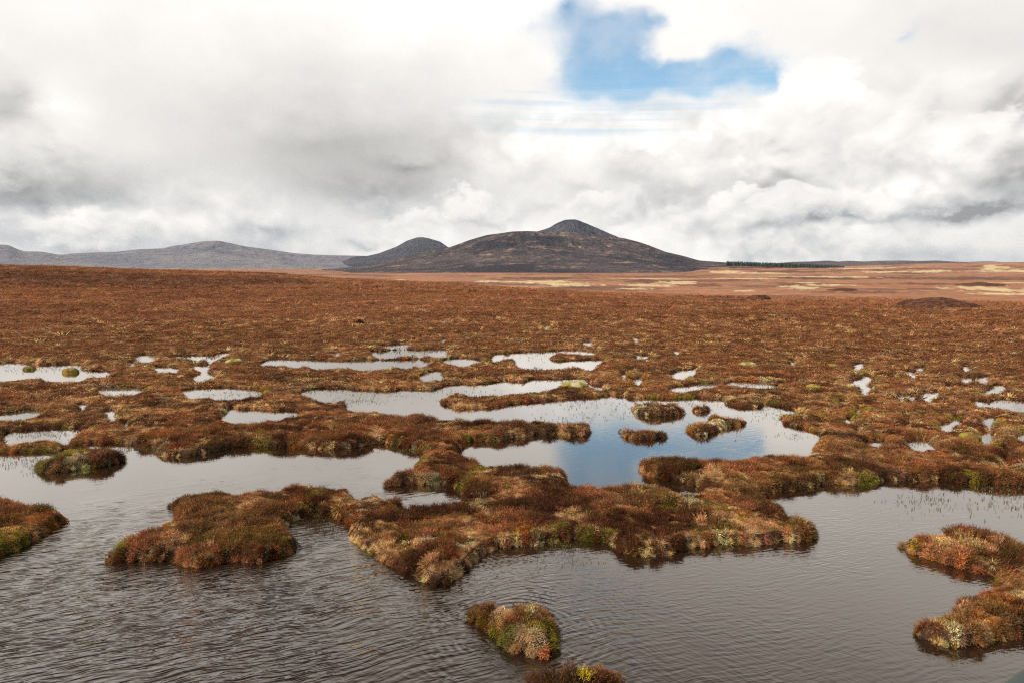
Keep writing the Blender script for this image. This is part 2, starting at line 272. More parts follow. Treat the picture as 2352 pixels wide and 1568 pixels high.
POOLS = [
 T(0, 0, [(-900, 250), (0, 230), (130, 225), (230, 240), (320, 250), (500, 245), (600, 240), (690, 240), (740, 250), (760, 295), (870, 300), (970, 300), (1030, 315), (980, 335), (880, 330), (800, 350), (740, 375), (600, 372), (440, 382), (380, 360), (230, 350), (0, 365), (-900, 385)]),
 T(0, 0, [(1240, 180), (1260, 160), (1350, 152), (1430, 160), (1430, 172), (1350, 185), (1260, 187)]),
 T(0, 0, [(1560, 165), (1700, 165), (1750, 160), (1980, 160), (2020, 135), (2130, 135), (2080, 160), (2000, 190), (1950, 215), (1900, 210), (1880, 192), (1780, 185), (1700, 172)]),
 T(0, 0, [(1740, 525), (1680, 480), (1850, 455), (2100, 455), (2200, 468), (2351, 475), (2410, 482), (2400, 495), (2351, 515), (2280, 520), (2240, 538), (2100, 535), (2000, 540), (1900, 520), (1820, 520)]),
 T(0, 0, [(-900, 760), (-500, 700), (0, 698), (200, 668), (370, 663), (360, 680), (230, 710), (80, 718), (-200, 740)]),
 T(0, 0, [(20, 945), (0, 900), (60, 865), (200, 845), (500, 828), (740, 828), (700, 870), (690, 900), (650, 930), (560, 930), (440, 905), (360, 905), (190, 930), (150, 950)]),
 T(0, 0, [(950, 690), (1000, 660), (1030, 665), (1080, 690), (1060, 715), (1010, 715)]),
 T(0, 0, [(2010, 735), (2060, 690), (2100, 650), (2150, 635), (2190, 655), (2351, 660)]) + T(1, 0, [(100, 662), (370, 668), (380, 690), (260, 705), (210, 735), (100, 730), (30, 760), (-150, 750), (-250, 745)]),
 T(0, 0, [(1410, 265), (1500, 262), (1640, 275), (1600, 298), (1550, 285), (1450, 275)]), T(0, 0, [(1770, 245), (1800, 253), (1920, 248), (1920, 275), (1850, 278), (1780, 265)]),
 T(0, 0, [(1760, 347), (1840, 332), (1970, 328), (1880, 350), (1800, 357)]), T(0, 0, [(1185, 232), (1220, 218), (1238, 232), (1210, 244)]), T(0, 0, [(1130, 757), (1190, 757), (1190, 772), (1135, 772)]), T(0, 0, [(715, 605), (760, 605), (790, 625), (740, 625)]),
 T(0, 0, [(900, 480), (930, 464), (1200, 456), (1330, 470), (1180, 490), (960, 494)]),
 T(1, 0, [(30, 240), (90, 215), (180, 190), (250, 190), (340, 197), (600, 202), (760, 213), (1050, 203), (1200, 208), (1300, 203), (1500, 198), (1620, 213), (1560, 240), (1450, 248), (1350, 257), (1250, 247), (1150, 264), (1000, 277), (900, 272), (840, 257), (650, 262), (540, 267), (440, 242), (330, 257), (250, 237), (140, 232)]),
 T(1, 0, [(1050, 135), (1080, 123), (1150, 128), (1200, 118), (1400, 112), (1550, 112), (1600, 103), (1750, 106), (1765, 130), (1740, 160), (1650, 157), (1560, 152), (1430, 157), (1400, 147), (1250, 160), (1100, 160)]),
 T(1, 0, [(1150, 73), (1200, 66), (1300, 57), (1420, 58), (1410, 73), (1300, 77), (1200, 76)]),
 T(1, 0, [(1712, 208), (1780, 193), (1880, 185), (2000, 193), (2080, 208), (2000, 217), (1950, 237), (1880, 237), (1800, 222)]),
 T(1, 0, [(2170, 205), (2200, 150), (2351, 142)]) + T(2, 0, [(0, 135), (250, 126), (560, 113), (700, 123), (770, 138), (800, 180), (840, 215), (780, 250), (740, 277), (680, 277), (600, 252), (500, 247), (400, 264), (200, 264), (100, 257), (40, 242), (40, 210), (0, 187)]) + T(1, 0, [(2300, 177), (2230, 197)]),
 T(1, 0, [(1490, 347), (1560, 325), (1640, 298), (1690, 303), (1712, 335), (1710, 352), (1600, 342), (1540, 347)]),
 T(1, 0, [(720, 133), (745, 126), (775, 130), (770, 140), (730, 142)]),
 T(2, 0, [(1465, 322), (1520, 308), (1570, 293), (1640, 293), (1690, 273), (1692, 300), (1640, 312), (1600, 317), (1600, 342), (1530, 337)]),
 T(2, 0, [(1105, 374), (1190, 368), (1190, 384), (1130, 387)]), T(2, 0, [(1003, 335), (1030, 323), (1047, 350), (1020, 348)]), T(2, 0, [(1115, 0), (1150, 0), (1165, 32), (1120, 34)]),
 T(2, 0, [(660, 37), (720, 38), (733, 50), (680, 48)]), T(2, 0, [(1135, 156), (1180, 156), (1180, 166), (1140, 166)]), T(2, 0, [(1205, 162), (1250, 162), (1250, 170), (1210, 170)]), T(2, 0, [(1490, 114), (1532, 116), (1530, 125), (1492, 124)]),
 T(2, 0, [(1440, 457), (1600, 435), (1870, 412), (1880, 425), (1700, 447), (1550, 470)]), T(2, 0, [(800, 440), (830, 440), (835, 460), (805, 460)]), T(2, 0, [(1950, 410), (2100, 398), (2351, 412), (2440, 425), (2300, 430), (2100, 420)]),
 T(3, 0, [(775, 257), (840, 231), (890, 233), (870, 257), (820, 270)]), T(3, 0, [(760, 397), (860, 370), (885, 335), (952, 362), (945, 383), (850, 397)]), T(3, 0, [(858, 470), (900, 450), (960, 450), (925, 470), (880, 476)]),
 T(3, 0, [(1362, 268), (1432, 264), (1425, 282), (1380, 283)]), T(3, 0, [(1255, 302), (1312, 304), (1355, 335), (1330, 348), (1290, 322)]), T(3, 0, [(1780, 263), (1820, 250), (1860, 270), (1800, 273)]), T(3, 0, [(1757, 348), (1800, 358), (1875, 356), (1855, 378), (1790, 371)]),
 T(3, 0, [(1897, 362), (1990, 352), (2038, 352), (2012, 398), (1970, 387)]), T(3, 0, [(1978, 493), (2050, 458), (2120, 427), (2177, 437), (2168, 463), (2080, 473)]),
 T(3, 0, [(1878, 585), (1960, 573), (2050, 588), (2120, 556), (2250, 562), (2351, 570), (2800, 590), (2900, 690), (2351, 643), (2250, 627), (2120, 608), (1990, 608)]),
 T(3, 0, [(1397, 513), (1440, 492), (1500, 495), (1585, 492), (1565, 512), (1505, 520), (1503, 552), (1440, 533)]), T(3, 0, [(1297, 525), (1367, 515), (1342, 533)]), T(3, 0, [(1652, 427), (1688, 427), (1683, 450), (1655, 448)]), T(3, 0, [(1200, 518), (1240, 522), (1250, 538), (1215, 532)]),
 T(3, 0, [(1568, 792), (1650, 768), (1740, 727), (1752, 752), (1805, 762), (1752, 792), (1717, 845), (1693, 812), (1630, 803)]), T(3, 0, [(1963, 747), (2020, 722), (2080, 726), (2102, 768), (2030, 768)]),
 T(3, 0, [(1920, 892), (1970, 867), (2080, 876), (2095, 922), (2040, 934), (1980, 918)]), T(3, 0, [(866, 972), (940, 936), (1090, 941), (1114, 1004), (1040, 998), (980, 983), (900, 983)]),
 T(3, 0, [(1245, 962), (1290, 941), (1400, 921), (1502, 931), (1520, 980), (1585, 1020), (1590, 1046), (1500, 1014), (1440, 1029), (1350, 1004), (1290, 989)]), T(3, 0, [(2128, 982), (2180, 997), (2265, 1008), (2255, 1044), (2200, 1029)]),
 T(3, 0, [(2138, 1142), (2180, 1127), (2255, 1145), (2200, 1154)]), T(3, 0, [(2278, 888), (2351, 868), (2460, 880), (2351, 897)]), T(3, 0, [(687, 740), (782, 728), (762, 748)]), T(3, 0, [(802, 650), (845, 641), (852, 662), (815, 665)]), T(3, 0, [(662, 575), (703, 570), (690, 585)]),
 T(3, 0, [(1237, 731), (1322, 748), (1302, 794), (1285, 770)]), T(3, 0, [(800, 868), (815, 866), (838, 890), (825, 895)]), T(3, 0, [(483, 104), (517, 101), (512, 114), (490, 112)]), T(3, 0, [(198, 210), (225, 208), (248, 222), (225, 228)]), T(3, 0, [(1410, 715), (1440, 700), (1445, 712), (1420, 727)]),
 T(3, 0, [(555, 140), (572, 136), (566, 146)]), T(3, 0, [(535, 720), (560, 722), (552, 745), (538, 738)]),
 [(1013, 736), (1026, 736), (1026, 739), (1014, 739)], [(1250, 754), (1260, 746), (1265, 747), (1256, 756)], [(1232, 760), (1237, 759), (1237, 762), (1233, 763)], [(1093, 762), (1101, 760), (1099, 764)], [(1014, 779), (1023, 778), (1024, 782), (1015, 782)],
 [(1775, 729), (1784, 728), (1785, 732), (1777, 733)], [(1340, 784), (1356, 784), (1357, 787), (1342, 787)], [(1653, 781), (1660, 780), (1661, 784), (1655, 784)], [(1885, 801), (1893, 801), (1892, 804), (1886, 804)], [(1066, 770), (1074, 771), (1080, 775), (1074, 775)],
]
SPIT = T(2, 0, [(350, 190), (400, 155), (440, 133), (520, 138), (600, 143), (700, 153), (780, 148), (880, 170), (890, 200), (780, 197), (600, 207), (400, 212)])
def densify(P, k=3):
    """closed Catmull-Rom through the traced corners"""
    P = np.asarray(P, float); n = len(P); out = []
    for i in range(n):
        p0, p1, p2, p3 = P[i - 1], P[i], P[(i + 1) % n], P[(i + 2) % n]
        for j in range(k):
            t = j / k
            out.append(0.5 * ((2 * p1) + (-p0 + p2) * t + (2 * p0 - 5 * p1 + 4 * p2 - p3) * t * t + (-p0 + 3 * p1 - 3 * p2 + p3) * t ** 3))
    return np.array(out)
def world_poly(px, island, hs):
    """A bank that faces away from the eye is seen as the outline of its plants, hs above the water: bring its foot nearer."""
    G = ground(np.array(px)[:, 0], np.array(px)[:, 1]); G = densify(G)
    d = np.roll(G, -1, 0) - np.roll(G, 1, 0); n = np.stack([d[:, 1], -d[:, 0]], 1)
    area = 0.5 * np.sum(G[:, 0] * np.roll(G[:, 1], -1) - np.roll(G[:, 0], -1) * G[:, 1])
    if area < 0: n = -n
    n /= np.linalg.norm(n, axis=1)[:, None] + 1e-9                 # outward normal
    u = G / np.linalg.norm(G, axis=1)[:, None]
    fc = np.sum(n * u, 1)                                          # + faces away from the eye
    wgt = sstep(fc if island else -fc, -0.1, 0.7)
    for _ in range(2): wgt = (wgt + np.roll(wgt, 1) + np.roll(wgt, -1)) / 3
    return G * (1 - hs / H * wgt)[:, None]
OPS = [('W', world_poly(W1, False, 0.34)), ('W', world_poly(W2, False, 0.34))]
OPS += [('W', world_poly(p, False, 0.26 if np.ptp(np.array(p)[:, 0]) > 60 else 0.36)) for p in POOLS]
OPS += [('L', world_poly(Ld, True, 0.30)), ('L', world_poly(SPIT, True, 0.15)), ('L', world_poly(La, True, 0.3)), ('L', world_poly(Lc, True, 0.34))]
def sdf(poly, x, y, pad=2.5):
    """signed distance, + inside; -pad when far outside"""
    out = np.full(x.shape, -float(pad)); lo = poly.min(0) - pad; hi = poly.max(0) + pad
    m = (x > lo[0]) & (x < hi[0]) & (y > lo[1]) & (y < hi[1])
    if not m.any(): return out
    X = x[m]; Y = y[m]; best = np.full(X.shape, 1e9); ins = np.zeros(X.shape, bool)
    A = poly; B = np.roll(poly, -1, 0)
    for (ax, ay), (bx, by) in zip(A, B):
        ex, ey = bx - ax, by - ay; l2 = ex * ex + ey * ey + 1e-12
        t = np.clip(((X - ax) * ex + (Y - ay) * ey) / l2, 0, 1)
        dd = (X - ax - t * ex) ** 2 + (Y - ay - t * ey) ** 2; np.minimum(best, dd, out=best)
        c = (ay > Y) != (by > Y)
        if by != ay: ins ^= c & (X < (bx - ax) * (Y - ay) / (by - ay) + ax)
    dd = np.sqrt(best); out[m] = np.where(ins, dd, -dd)
    return np.maximum(out, -pad)
def land(x, y):
    """signed distance to the shore, + on land (mainland only, without the islands)"""
    xw = x + 0.22 * (fbm(x * 1.7, y * 1.7, 5, 3) - 0.5); yw = y + 0.3 * (fbm(x * 1.7, y * 1.7, 9, 3) - 0.5)
    s = np.full(x.shape, 2.5)
    for k, P in OPS:
        d = sdf(P, xw, yw)
        s = np.minimum(s, -d) if k == 'W' else np.maximum(s, d)
    return s

# ------------------------------------------------------------------ lie of the land
cr = np.array([(-900, 606, 330), (0, 608, 330), (150, 611.5, 330), (300, 617, 330), (480, 623, 330), (600, 625, 325), (645, 627, 320), (690, 632.5, 310), (784, 640, 290), (984, 649, 230), (1060, 650, 215), (1117, 660, 180), (1201, 665, 165), (1318, 674, 140), (1384, 679, 128), (1569, 694, 105), (1769, 700, 98), (2052, 707, 90), (2336, 714, 84), (3200, 716, 84)], float)
caz, ctan = azel(cr[:, 0], cr[:, 1]); cR = cr[:, 2]; cZ = H + cR * ctan - 0.45
fr = np.array([(0, 624), (1500, 624), (1600, 616), (1700, 613), (1900, 612), (1940, 611.5), (2040, 609), (2100, 606.5), (2230, 604), (2352, 602.5), (3400, 600)], float)
faz, ftan = azel(fr[:, 0], fr[:, 1]); fZ = H + 3000 * ftan
def base_z(az, r):
    rc = np.interp(az, caz, cR); zc = np.interp(az, caz, cZ); zf = np.interp(az, faz, fZ)
    t = np.clip((r - 62) / (rc - 62), 0, 1); rise = np.where(zc > 0.6, t ** 1.25, t * t)
    z = 0.07 + (zc - 0.07) * rise
    q = sstep(r, rc, rc + 380); vall = -15 + 3.5 * (fbm(r * np.sin(az) / 240, r * np.cos(az) / 240, 31, 3) - 0.5) * sstep(r, rc + 60, rc + 300)
    z = np.where(r > rc, zc + (vall - zc) * (0.45 * np.clip((r - rc) / 380, 0, 1) + 0.55 * q), z)
    z = np.where(r > 2100, vall + (zf - vall) * sstep(r, 2100, 3000), z)
    z = np.where(r > 3000, zf - np.where(zf > -10, (np.minimum(r, 5000) - 3000) * 0.02, 0), z)
    return z
def relief(x, y, r, s):
    a = sstep(s, 0.0, 0.9)
    n1 = fbm(x * 0.85, y * 0.85, 11, 3) - 0.45; n2 = fbm(x * 0.22, y * 0.22, 12, 3) - 0.45
    n3 = fbm(x * 0.05, y * 0.05, 13, 3) - 0.5
    keep = sstep(r, 30, 70)
    n0 = fbm(x * 2.6, y * 2.6, 10, 2) - 0.45
    return a * (0.15 * n0 * (1 - sstep(r, 24, 40)) + 0.17 * n1 * (1 - 0.45 * sstep(r, 22, 34) * (1 - sstep(r, 60, 80))) + 0.15 * n2 * sstep(s, 0.3, 2.4) * (1 - 0.5 * sstep(r, 22, 34) * (1 - sstep(r, 60, 80))) + keep * 0.6 * n3 * sstep(s, 1.0, 2.4))
def height(x, y, s=None):
    r = np.hypot(x, y); az = np.arctan2(x, y)
    if s is None: s = land(x, y)
    zb = base_z(az, r)
    z = zb + relief(x, y, r, s)
    z = np.where(r < 80, np.maximum(z, 0.03), z)
    edge = sstep(s, -0.05, 0.08)
    bank = np.where(r > 24, 0.02, 0.10) + 0.05 * fbm(x * 2.0, y * 2.0, 14, 2)
    z = (z + bank * np.where(r > 26, 0.4, 1.0)) * edge + (-0.45) * (1 - edge) - 0.25 * sstep(-s, 0.2, 1.5)
    return z

# colours of the ground cover (albedo)
def lerp(a, b, t): return a + (b - a) * np.asarray(t)[..., None]
def cover_colour(x, y, s, r, seed_rand):
    """albedo of the plants at a point; returns colour and grassiness"""
    n = x.shape
    heather = lerp(np.array([.090, .034, .015]), np.array([.31, .122, .046]), sstep(fbm(x * 1.1, y * 1.1, 40, 4), 0.34, 0.66))
    heather = lerp(heather, np.array([.15, .085, .045]), 0.35 * sstep(fbm(x * 0.6, y * 0.6, 41, 3), 0.55, 0.7))
    heather = lerp(heather, np.array([.15, .095, .025]), 0.3 * sstep(fbm(x * 0.7 + 5, y * 0.7, 42, 3), 0.55, 0.68) * (1 - 0.8 * sstep(r, 16, 34)))
    grass = lerp(np.array([.56, .26, .095]), np.array([.74, .45, .20]), fbm(x * 0.7, y * 0.7, 43, 2))
    gp = sstep(fbm(x * 1.4, y * 1.4, 44, 4, 0.7), 0.44, 0.60)
    g = np.clip(gp * 0.80 + 0.14, 0, 1); g = g + (0.42 - g) * 0.65 * sstep(r, 22, 45)
    heather = lerp(heather, np.array([.19, .078, .032]), 0.55 * sstep(r, 22, 45))
    return heather, grass, g
print('land model ready')

# ------------------------------------------------------------------ materials
def principled(name, rough=0.8, spec=0.2):
    m = bpy.data.materials.new(name); m.use_nodes = True; t = NT(m.node_tree)
    p = t.n['Principled BSDF']; p.inputs['Roughness'].default_value = rough
    p.inputs['Specular IOR Level'].default_value = spec
    return m, t, p
def plant_mat(name, instanced):
    m, t, p = principled(name, 0.85, 0.04)
    a = t.new('ShaderNodeAttribute'); a.attribute_name = 'col'
    if instanced:
        a.attribute_type = 'INSTANCER'
        b = t.new('ShaderNodeAttribute'); b.attribute_name = 'tint'
        c = t.mix(1.0, a.outputs['Color'], b.outputs['Color'], 'MULTIPLY')
    else: c = a.outputs['Color']
    t.l.new(c, p.inputs['Base Color'])
    tr = t.new('ShaderNodeBsdfTranslucent'); t.l.new(c, tr.inputs[0])
    mx = t.new('ShaderNodeMixShader'); mx.inputs[0].default_value = 0.25
    t.l.new(p.outputs[0], mx.inputs[1]); t.l.new(tr.outputs[0], mx.inputs[2])
    t.l.new(mx.outputs[0], t.n['Material Output'].inputs[0])
    return m
MP_I = plant_mat('plants_scattered', True)
MP = plant_mat('plants', False)
def ground_mat():
    m, t, p = principled('moor_soil', 0.9, 0.1)
    geo = t.new('ShaderNodeNewGeometry'); P = geo.outputs['Position']
    a = t.new('ShaderNodeAttribute'); a.attribute_name = 'col'
    cd = t.new('ShaderNodeVectorMath', operation='LENGTH'); t.l.new(P, cd.inputs[0]); R = cd.outputs['Value']
    n1 = t.noise(P, 1.6, 5, 0.65); n2 = t.noise(P, 0.35, 5, 0.65); n3 = t.noise(P, 0.06, 6, 0.7)
    f12 = t.step(R, 60, 160); f23 = t.step(R, 250, 700)
    v = t.mix(f12, n1, n2); v = t.mix(f23, v, n3)
    k = t.step(v, 0.3, 0.7, 0.55, 1.5, 'LINEAR')
    vm = t.new('ShaderNodeVectorMath', operation='SCALE'); t.l.new(a.outputs['Color'], vm.inputs[0]); t.l.new(k, vm.inputs['Scale'])
    t.l.new(vm.outputs[0], p.inputs['Base Color'])
    b = t.new('ShaderNodeBump'); b.inputs['Strength'].default_value = 0.6
    hgt = t.add(t.mul(n1, 0.12), t.mul(n2, 0.4, f12), t.mul(n3, 2.5, f23)); t.l.new(hgt, b.inputs['Height']); b.inputs['Distance'].default_value = 1.0
    t.l.new(b.outputs[0], p.inputs['Normal'])
    return m
M_GROUND = ground_mat()
def water_mat():
    m, t, p = principled('peat_water', 0.035, 0.5)
    p.inputs['IOR'].default_value = 1.42
    geo = t.new('ShaderNodeNewGeometry'); P = geo.outputs['Position']
    sx = t.new('ShaderNodeSeparateXYZ'); t.l.new(P, sx.inputs[0]); X, Y, _ = sx.outputs
    n0 = t.noise(P, 0.9, 3, 0.5)
    base = t.mix(n0, (0.010, 0.0055, 0.003, 1), (0.020, 0.011, 0.006, 1)); t.l.new(base, p.inputs['Base Color'])
    # wind ripples: long crests running across the wind
    warp = t.new('ShaderNodeVectorMath', operation='MULTIPLY_ADD')
    wn = t.noise(P, 0.55, 3, 0.5, out=1); t.l.new(wn, warp.inputs[0]); warp.inputs[1].default_value = (0.55, 0.55, 0); t.l.new(P, warp.inputs[2])
    PW = warp.outputs[0]
    def crest(rot, along, across, detail=2, seed=0.0):
        m_ = t.new('ShaderNodeMapping', vector_type='TEXTURE'); t.l.new(PW, m_.inputs[0]); m_.inputs[1].default_value = (seed, seed * 1.7, 0)
        m_.inputs[2].default_value = (0, 0, math.radians(rot)); m_.inputs[3].default_value = (along, across, 1); q = m_.outputs[0]
        return t.noise(q, 1.0, detail, 0.45)
    big = crest(27, 1.1, 0.095, 1); big2 = crest(20, 0.6, 0.062, 1, 5.0); big3 = crest(36, 0.6, 0.10, 1, 9.0)
    sm = crest(15, 0.40, 0.070, 1, 3.0); sm2 = crest(-38, 0.28, 0.075, 1, 8.0)
    # where the wind reaches: strongest on the open water at the lower left
    dist = t.m('SQRT', t.add(t.m('POWER', t.sub(X, -6.0), 2.0), t.m('POWER', t.mul(t.sub(Y, 9.0), 0.75), 2.0)))
    wind = t.step(t.add(dist, t.mul(t.sub(n0, 0.5), 5.0)), 2.5, 7.5, 1.0, 0.0)
    wind2 = t.m('MAXIMUM', wind, t.step(t.noise(P, 0.16, 3, 0.5), 0.36, 0.62, 0.22, 0.75))
    far = t.step(Y, 10.5, 17, 1.0, 0.09)
    h = t.add(t.mul(t.add(t.mul(big, 0.028), t.mul(big2, 0.016), t.mul(big3, 0.012)), t.add(t.mul(wind, 0.97), 0.03)),
              t.mul(t.add(t.mul(sm, 0.016), t.mul(sm2, 0.009)), wind2, far, 1.25))
    # rings that spread from the mossy islet
    for (cx, cy, rad) in RINGS:
        dd = t.m('SQRT', t.add(t.m('POWER', t.sub(X, cx), 2.0), t.m('POWER', t.sub(Y, cy), 2.0)))
        dw = t.add(dd, t.mul(t.sub(t.noise(P, 2.5, 2, 0.5), 0.5), 0.10))
        ring = t.mul(t.m('SINE', t.mul(dw, 2 * math.pi / 0.13)), t.step(dd, rad, rad + 1.8, 1.0, 0.0), t.step(t.noise(P, 1.3, 2, 0.5), 0.42, 0.6), 0.0042)
        h = t.add(h, ring)
    b = t.new('ShaderNodeBump'); b.inputs['Strength'].default_value = 1.0; b.inputs['Distance'].default_value = 1.0
    t.l.new(h, b.inputs['Height'])
    lw = t.new('ShaderNodeLayerWeight'); lw.inputs['Blend'].default_value = 0.5; t.l.new(b.outputs[0], lw.inputs['Normal'])
    R_ = t.add(t.mul(t.m('POWER', t.step(lw.outputs['Facing'], 0.29, 0.90, 0.0, 1.0, 'LINEAR'), 2.2), 0.96), 0.02)
    di = t.new('ShaderNodeBsdfDiffuse'); t.l.new(base, di.inputs[0]); gl = t.new('ShaderNodeBsdfGlossy'); gl.inputs['Roughness'].default_value = 0.02; gl.inputs['Color'].default_value = (1, .955, .90, 1); t.l.new(b.outputs[0], gl.inputs['Normal'])
    mx = t.new('ShaderNodeMixShader'); t.l.new(R_, mx.inputs[0]); t.l.new(di.outputs[0], mx.inputs[1]); t.l.new(gl.outputs[0], mx.inputs[2])
    t.l.new(mx.outputs[0], t.n['Material Output'].inputs[0])
    return m
c1 = ground(np.array([1180.]), np.array([1450.]))[0]
RINGS = [(float(c1[0]), float(c1[1]), 0.6), (float(ground([1010.], [1335.])[0][0]), float(ground([1010.], [1335.])[0][1]), 0.3)]

# ------------------------------------------------------------------ moorland sheet
AZL, DAZ = math.radians(46), math.radians(0.13)
naz = int(2 * AZL / DAZ) + 1
az_f = np.linspace(-AZL, AZL, naz); DAZ = az_f[1] - az_f[0]
az_c = np.linspace(AZL, 2 * math.pi - AZL, 62)[1:]
R0, KR = 3.0, 0.0040
nr1 = int(math.log(95 / R0) / KR) + 1
r1 = R0 * np.exp(KR * np.arange(nr1))
r2 = r1[-1] * np.exp(0.010 * np.arange(1, int(math.log(3600 / r1[-1]) / 0.010)))
r3 = np.geomspace(r2[-1] * 1.03, 14000, 14)
rr = np.concatenate([[0.02, 1.0, 2.2], r1, r2, r3]); IR1 = 3
AZg = np.concatenate([az_f, az_c]); nc = len(AZg)
Rg, Ag = np.meshgrid(rr, AZg, indexing='ij')
Xg, Yg = Rg * np.sin(Ag), Rg * np.cos(Ag)
Sg = np.full(Rg.shape, 2.5)
sub = (slice(IR1, IR1 + nr1), slice(0, naz))
Sg[sub] = land(Xg[sub].ravel(), Yg[sub].ravel()).reshape(Xg[sub].shape)
Zg = height(Xg.ravel(), Yg.ravel(), Sg.ravel()).reshape(Rg.shape)
def on_grid(F_, x, y):
    """bilinear lookup in the finely meshed sector"""
    r = np.hypot(x, y); a = np.arctan2(x, y)
    i = np.clip(np.log(np.maximum(r, R0) / R0) / KR, 0, nr1 - 1.001); j = np.clip((a + AZL) / DAZ, 0, naz - 1.001)
    i0 = i.astype(int); j0 = j.astype(int); fi = i - i0; fj = j - j0; G = F_[IR1:IR1 + nr1, :naz]
    return (G[i0, j0] * (1 - fj) + G[i0, j0 + 1] * fj) * (1 - fi) + (G[i0 + 1, j0] * (1 - fj) + G[i0 + 1, j0 + 1] * fj) * fi
def hit(px, py, rmin=8, rmax=9000):
    """where the sight line of a photo position meets the moor"""
    a, tn = azel(px, py); rs = np.geomspace(rmin, rmax, 1500)
    z = base_z(np.full(rs.shape, float(a)), rs); below = z > H + rs * float(tn)
    k = int(np.argmax(below)) if below.any() else len(rs) - 1
    return float(rs[k] * math.sin(a)), float(rs[k] * math.cos(a)), float(rs[k])
# pale grass flats on the valley floor (photo position, half width, half height)
PALE = [(1120, 647, 28, 2.5), (1180, 648.5, 45, 2), (1260, 649, 65, 4), (1310, 655, 60, 3.5), (1190, 660.5, 45, 2), (1495, 656, 60, 2.8), (1560, 650, 45, 3.5), (1450, 664, 35, 2), (1710, 669, 25, 2.5), (1750, 690, 14, 4),
        (1835, 660, 42, 4.5), (1900, 655.5, 55, 2.2), (1850, 650, 25, 2), (1950, 697, 48, 4), (2240, 663, 60, 4.5), (2310, 668, 60, 3), (2310, 676, 55, 2.5), (2080, 707, 40, 2.5), (2265, 713, 40, 1.5), (2340, 711, 25, 2),
        (655, 649, 28, 1.5), (920, 643, 16, 1), (880, 655, 20, 1.2), (920, 655, 18, 1.2), (2320, 623, 60, 3), (2285, 615, 18, 6), (2130, 624, 45, 3), (2030, 625, 40, 2), (1670, 625, 40, 3), (1740, 628, 60, 1.5), (1850, 636, 120, 1.3), (1700, 640, 60, 1.5), (1500, 641, 90, 1.2), (2330, 650, 40, 1.5), (1990, 617, 60, 1.5)]
DARK = [(1480, 647, 60, 5), (1600, 655, 60, 4), (1850, 655, 60, 3), (2100, 653, 70, 3), (1250, 640, 120, 3), (1700, 644, 60, 2.5), (2250, 655, 60, 2.5), (1330, 661, 60, 2), (1980, 672, 80, 3), (1650, 690, 90, 4), (1800, 625, 90, 2), (2200, 640, 160, 4), (1900, 640, 100, 3)]
def patches(lst, x, y, r):
    m = np.zeros(x.shape)
    az = np.arctan2(x, y)
    for (px, py, hw, hh) in lst:
        a0, _ = azel(px, py); ra = hit(px, py + hh)[2]; rb = hit(px, py - hh)[2]
        if rb <= ra * 1.01: rb = ra * 1.05
        lr = (math.log(ra) + math.log(rb)) / 2; hr = max((math.log(rb) - math.log(ra)) / 2, 0.01)
        u = (az - float(a0)) / (hw / F); v = (np.log(r) - lr) / hr
        wv = fbm(az * F / 14 + px, v * 1.6 + py, 60, 5, 0.7) - 0.5
        q = np.sqrt(u * u + v * v) + 2.6 * wv
        m = np.maximum(m, sstep(q, 1.0, 0.7))
    return m
def far_colour(x, y, r):
    moor = lerp(np.array([.20, .078, .035]), np.array([.40, .165, .075]), fbm(x / 14, y / 14, 50, 5))
    az = np.arctan2(x, y)
    sun_side = lerp(np.array([.25, .105, .055]), np.array([.38, .18, .10]), fbm(x / 60, y / 60, 51, 4))  # sunlit look of the valley floor is put into its colour
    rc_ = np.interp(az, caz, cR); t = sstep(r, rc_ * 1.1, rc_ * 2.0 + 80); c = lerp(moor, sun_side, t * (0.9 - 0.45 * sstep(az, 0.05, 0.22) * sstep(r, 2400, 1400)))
    c = lerp(c, np.array([.12, .05, .03]), 0.75 * sstep(fbm(x / 90, y / 90, 52, 5), 0.51, 0.60) * sstep(r, 90, 200))
    c = lerp(c, np.array([.36, .22, .11]), 0.4 * sstep(fbm(az * 60, np.log(r) * 55, 55, 5), 0.60, 0.70) * t)
    return c
def ground_colour(x, y, s, r):
    he, gr, g = cover_colour(x, y, s, r, None)
    near = lerp(he, gr, g * 0.5) * 0.55
    c = lerp(near, far_colour(x, y, r) * 0.80, sstep(r, 60, 130))  # far ground darkened to stand for plants shading each other
    c = lerp(c, np.array([.026, .012, .007]), sstep(s, 0.16, 0.05) * sstep(80 - r, 0, 5))
    return c
xf, yf, rf_ = Xg.ravel(), Yg.ravel(), Rg.ravel()
Cg = ground_colour(xf, yf, Sg.ravel(), rf_)
fm = rf_ > 80
Cg[fm] = lerp(Cg[fm], np.array([.09, .040, .024]), 0.8 * patches(DARK, xf[fm], yf[fm], rf_[fm]))
Cg[fm] = lerp(Cg[fm], np.array([.42, .31, .165]), 0.95 * patches(PALE, xf[fm], yf[fm], rf_[fm]))
fc = grid_faces(len(rr), nc)
wrap = np.stack([np.arange(len(rr) - 1) * nc + nc - 1, np.arange(len(rr) - 1) * nc, np.arange(1, len(rr)) * nc, np.arange(1, len(rr)) * nc + nc - 1], -1)
fc = np.concatenate([fc, wrap])[:, ::-1]
moor = make_mesh('moorland', np.stack([xf, yf, Zg.ravel()], -1), fc, M_GROUND, col=Cg, smooth=True)
tag(moor, 'reddish brown blanket bog that reaches to the hills', None, kind='structure')
del moor['label']; tag(moor, 'wide reddish brown peat bog between the pools', 'moor', kind='structure')

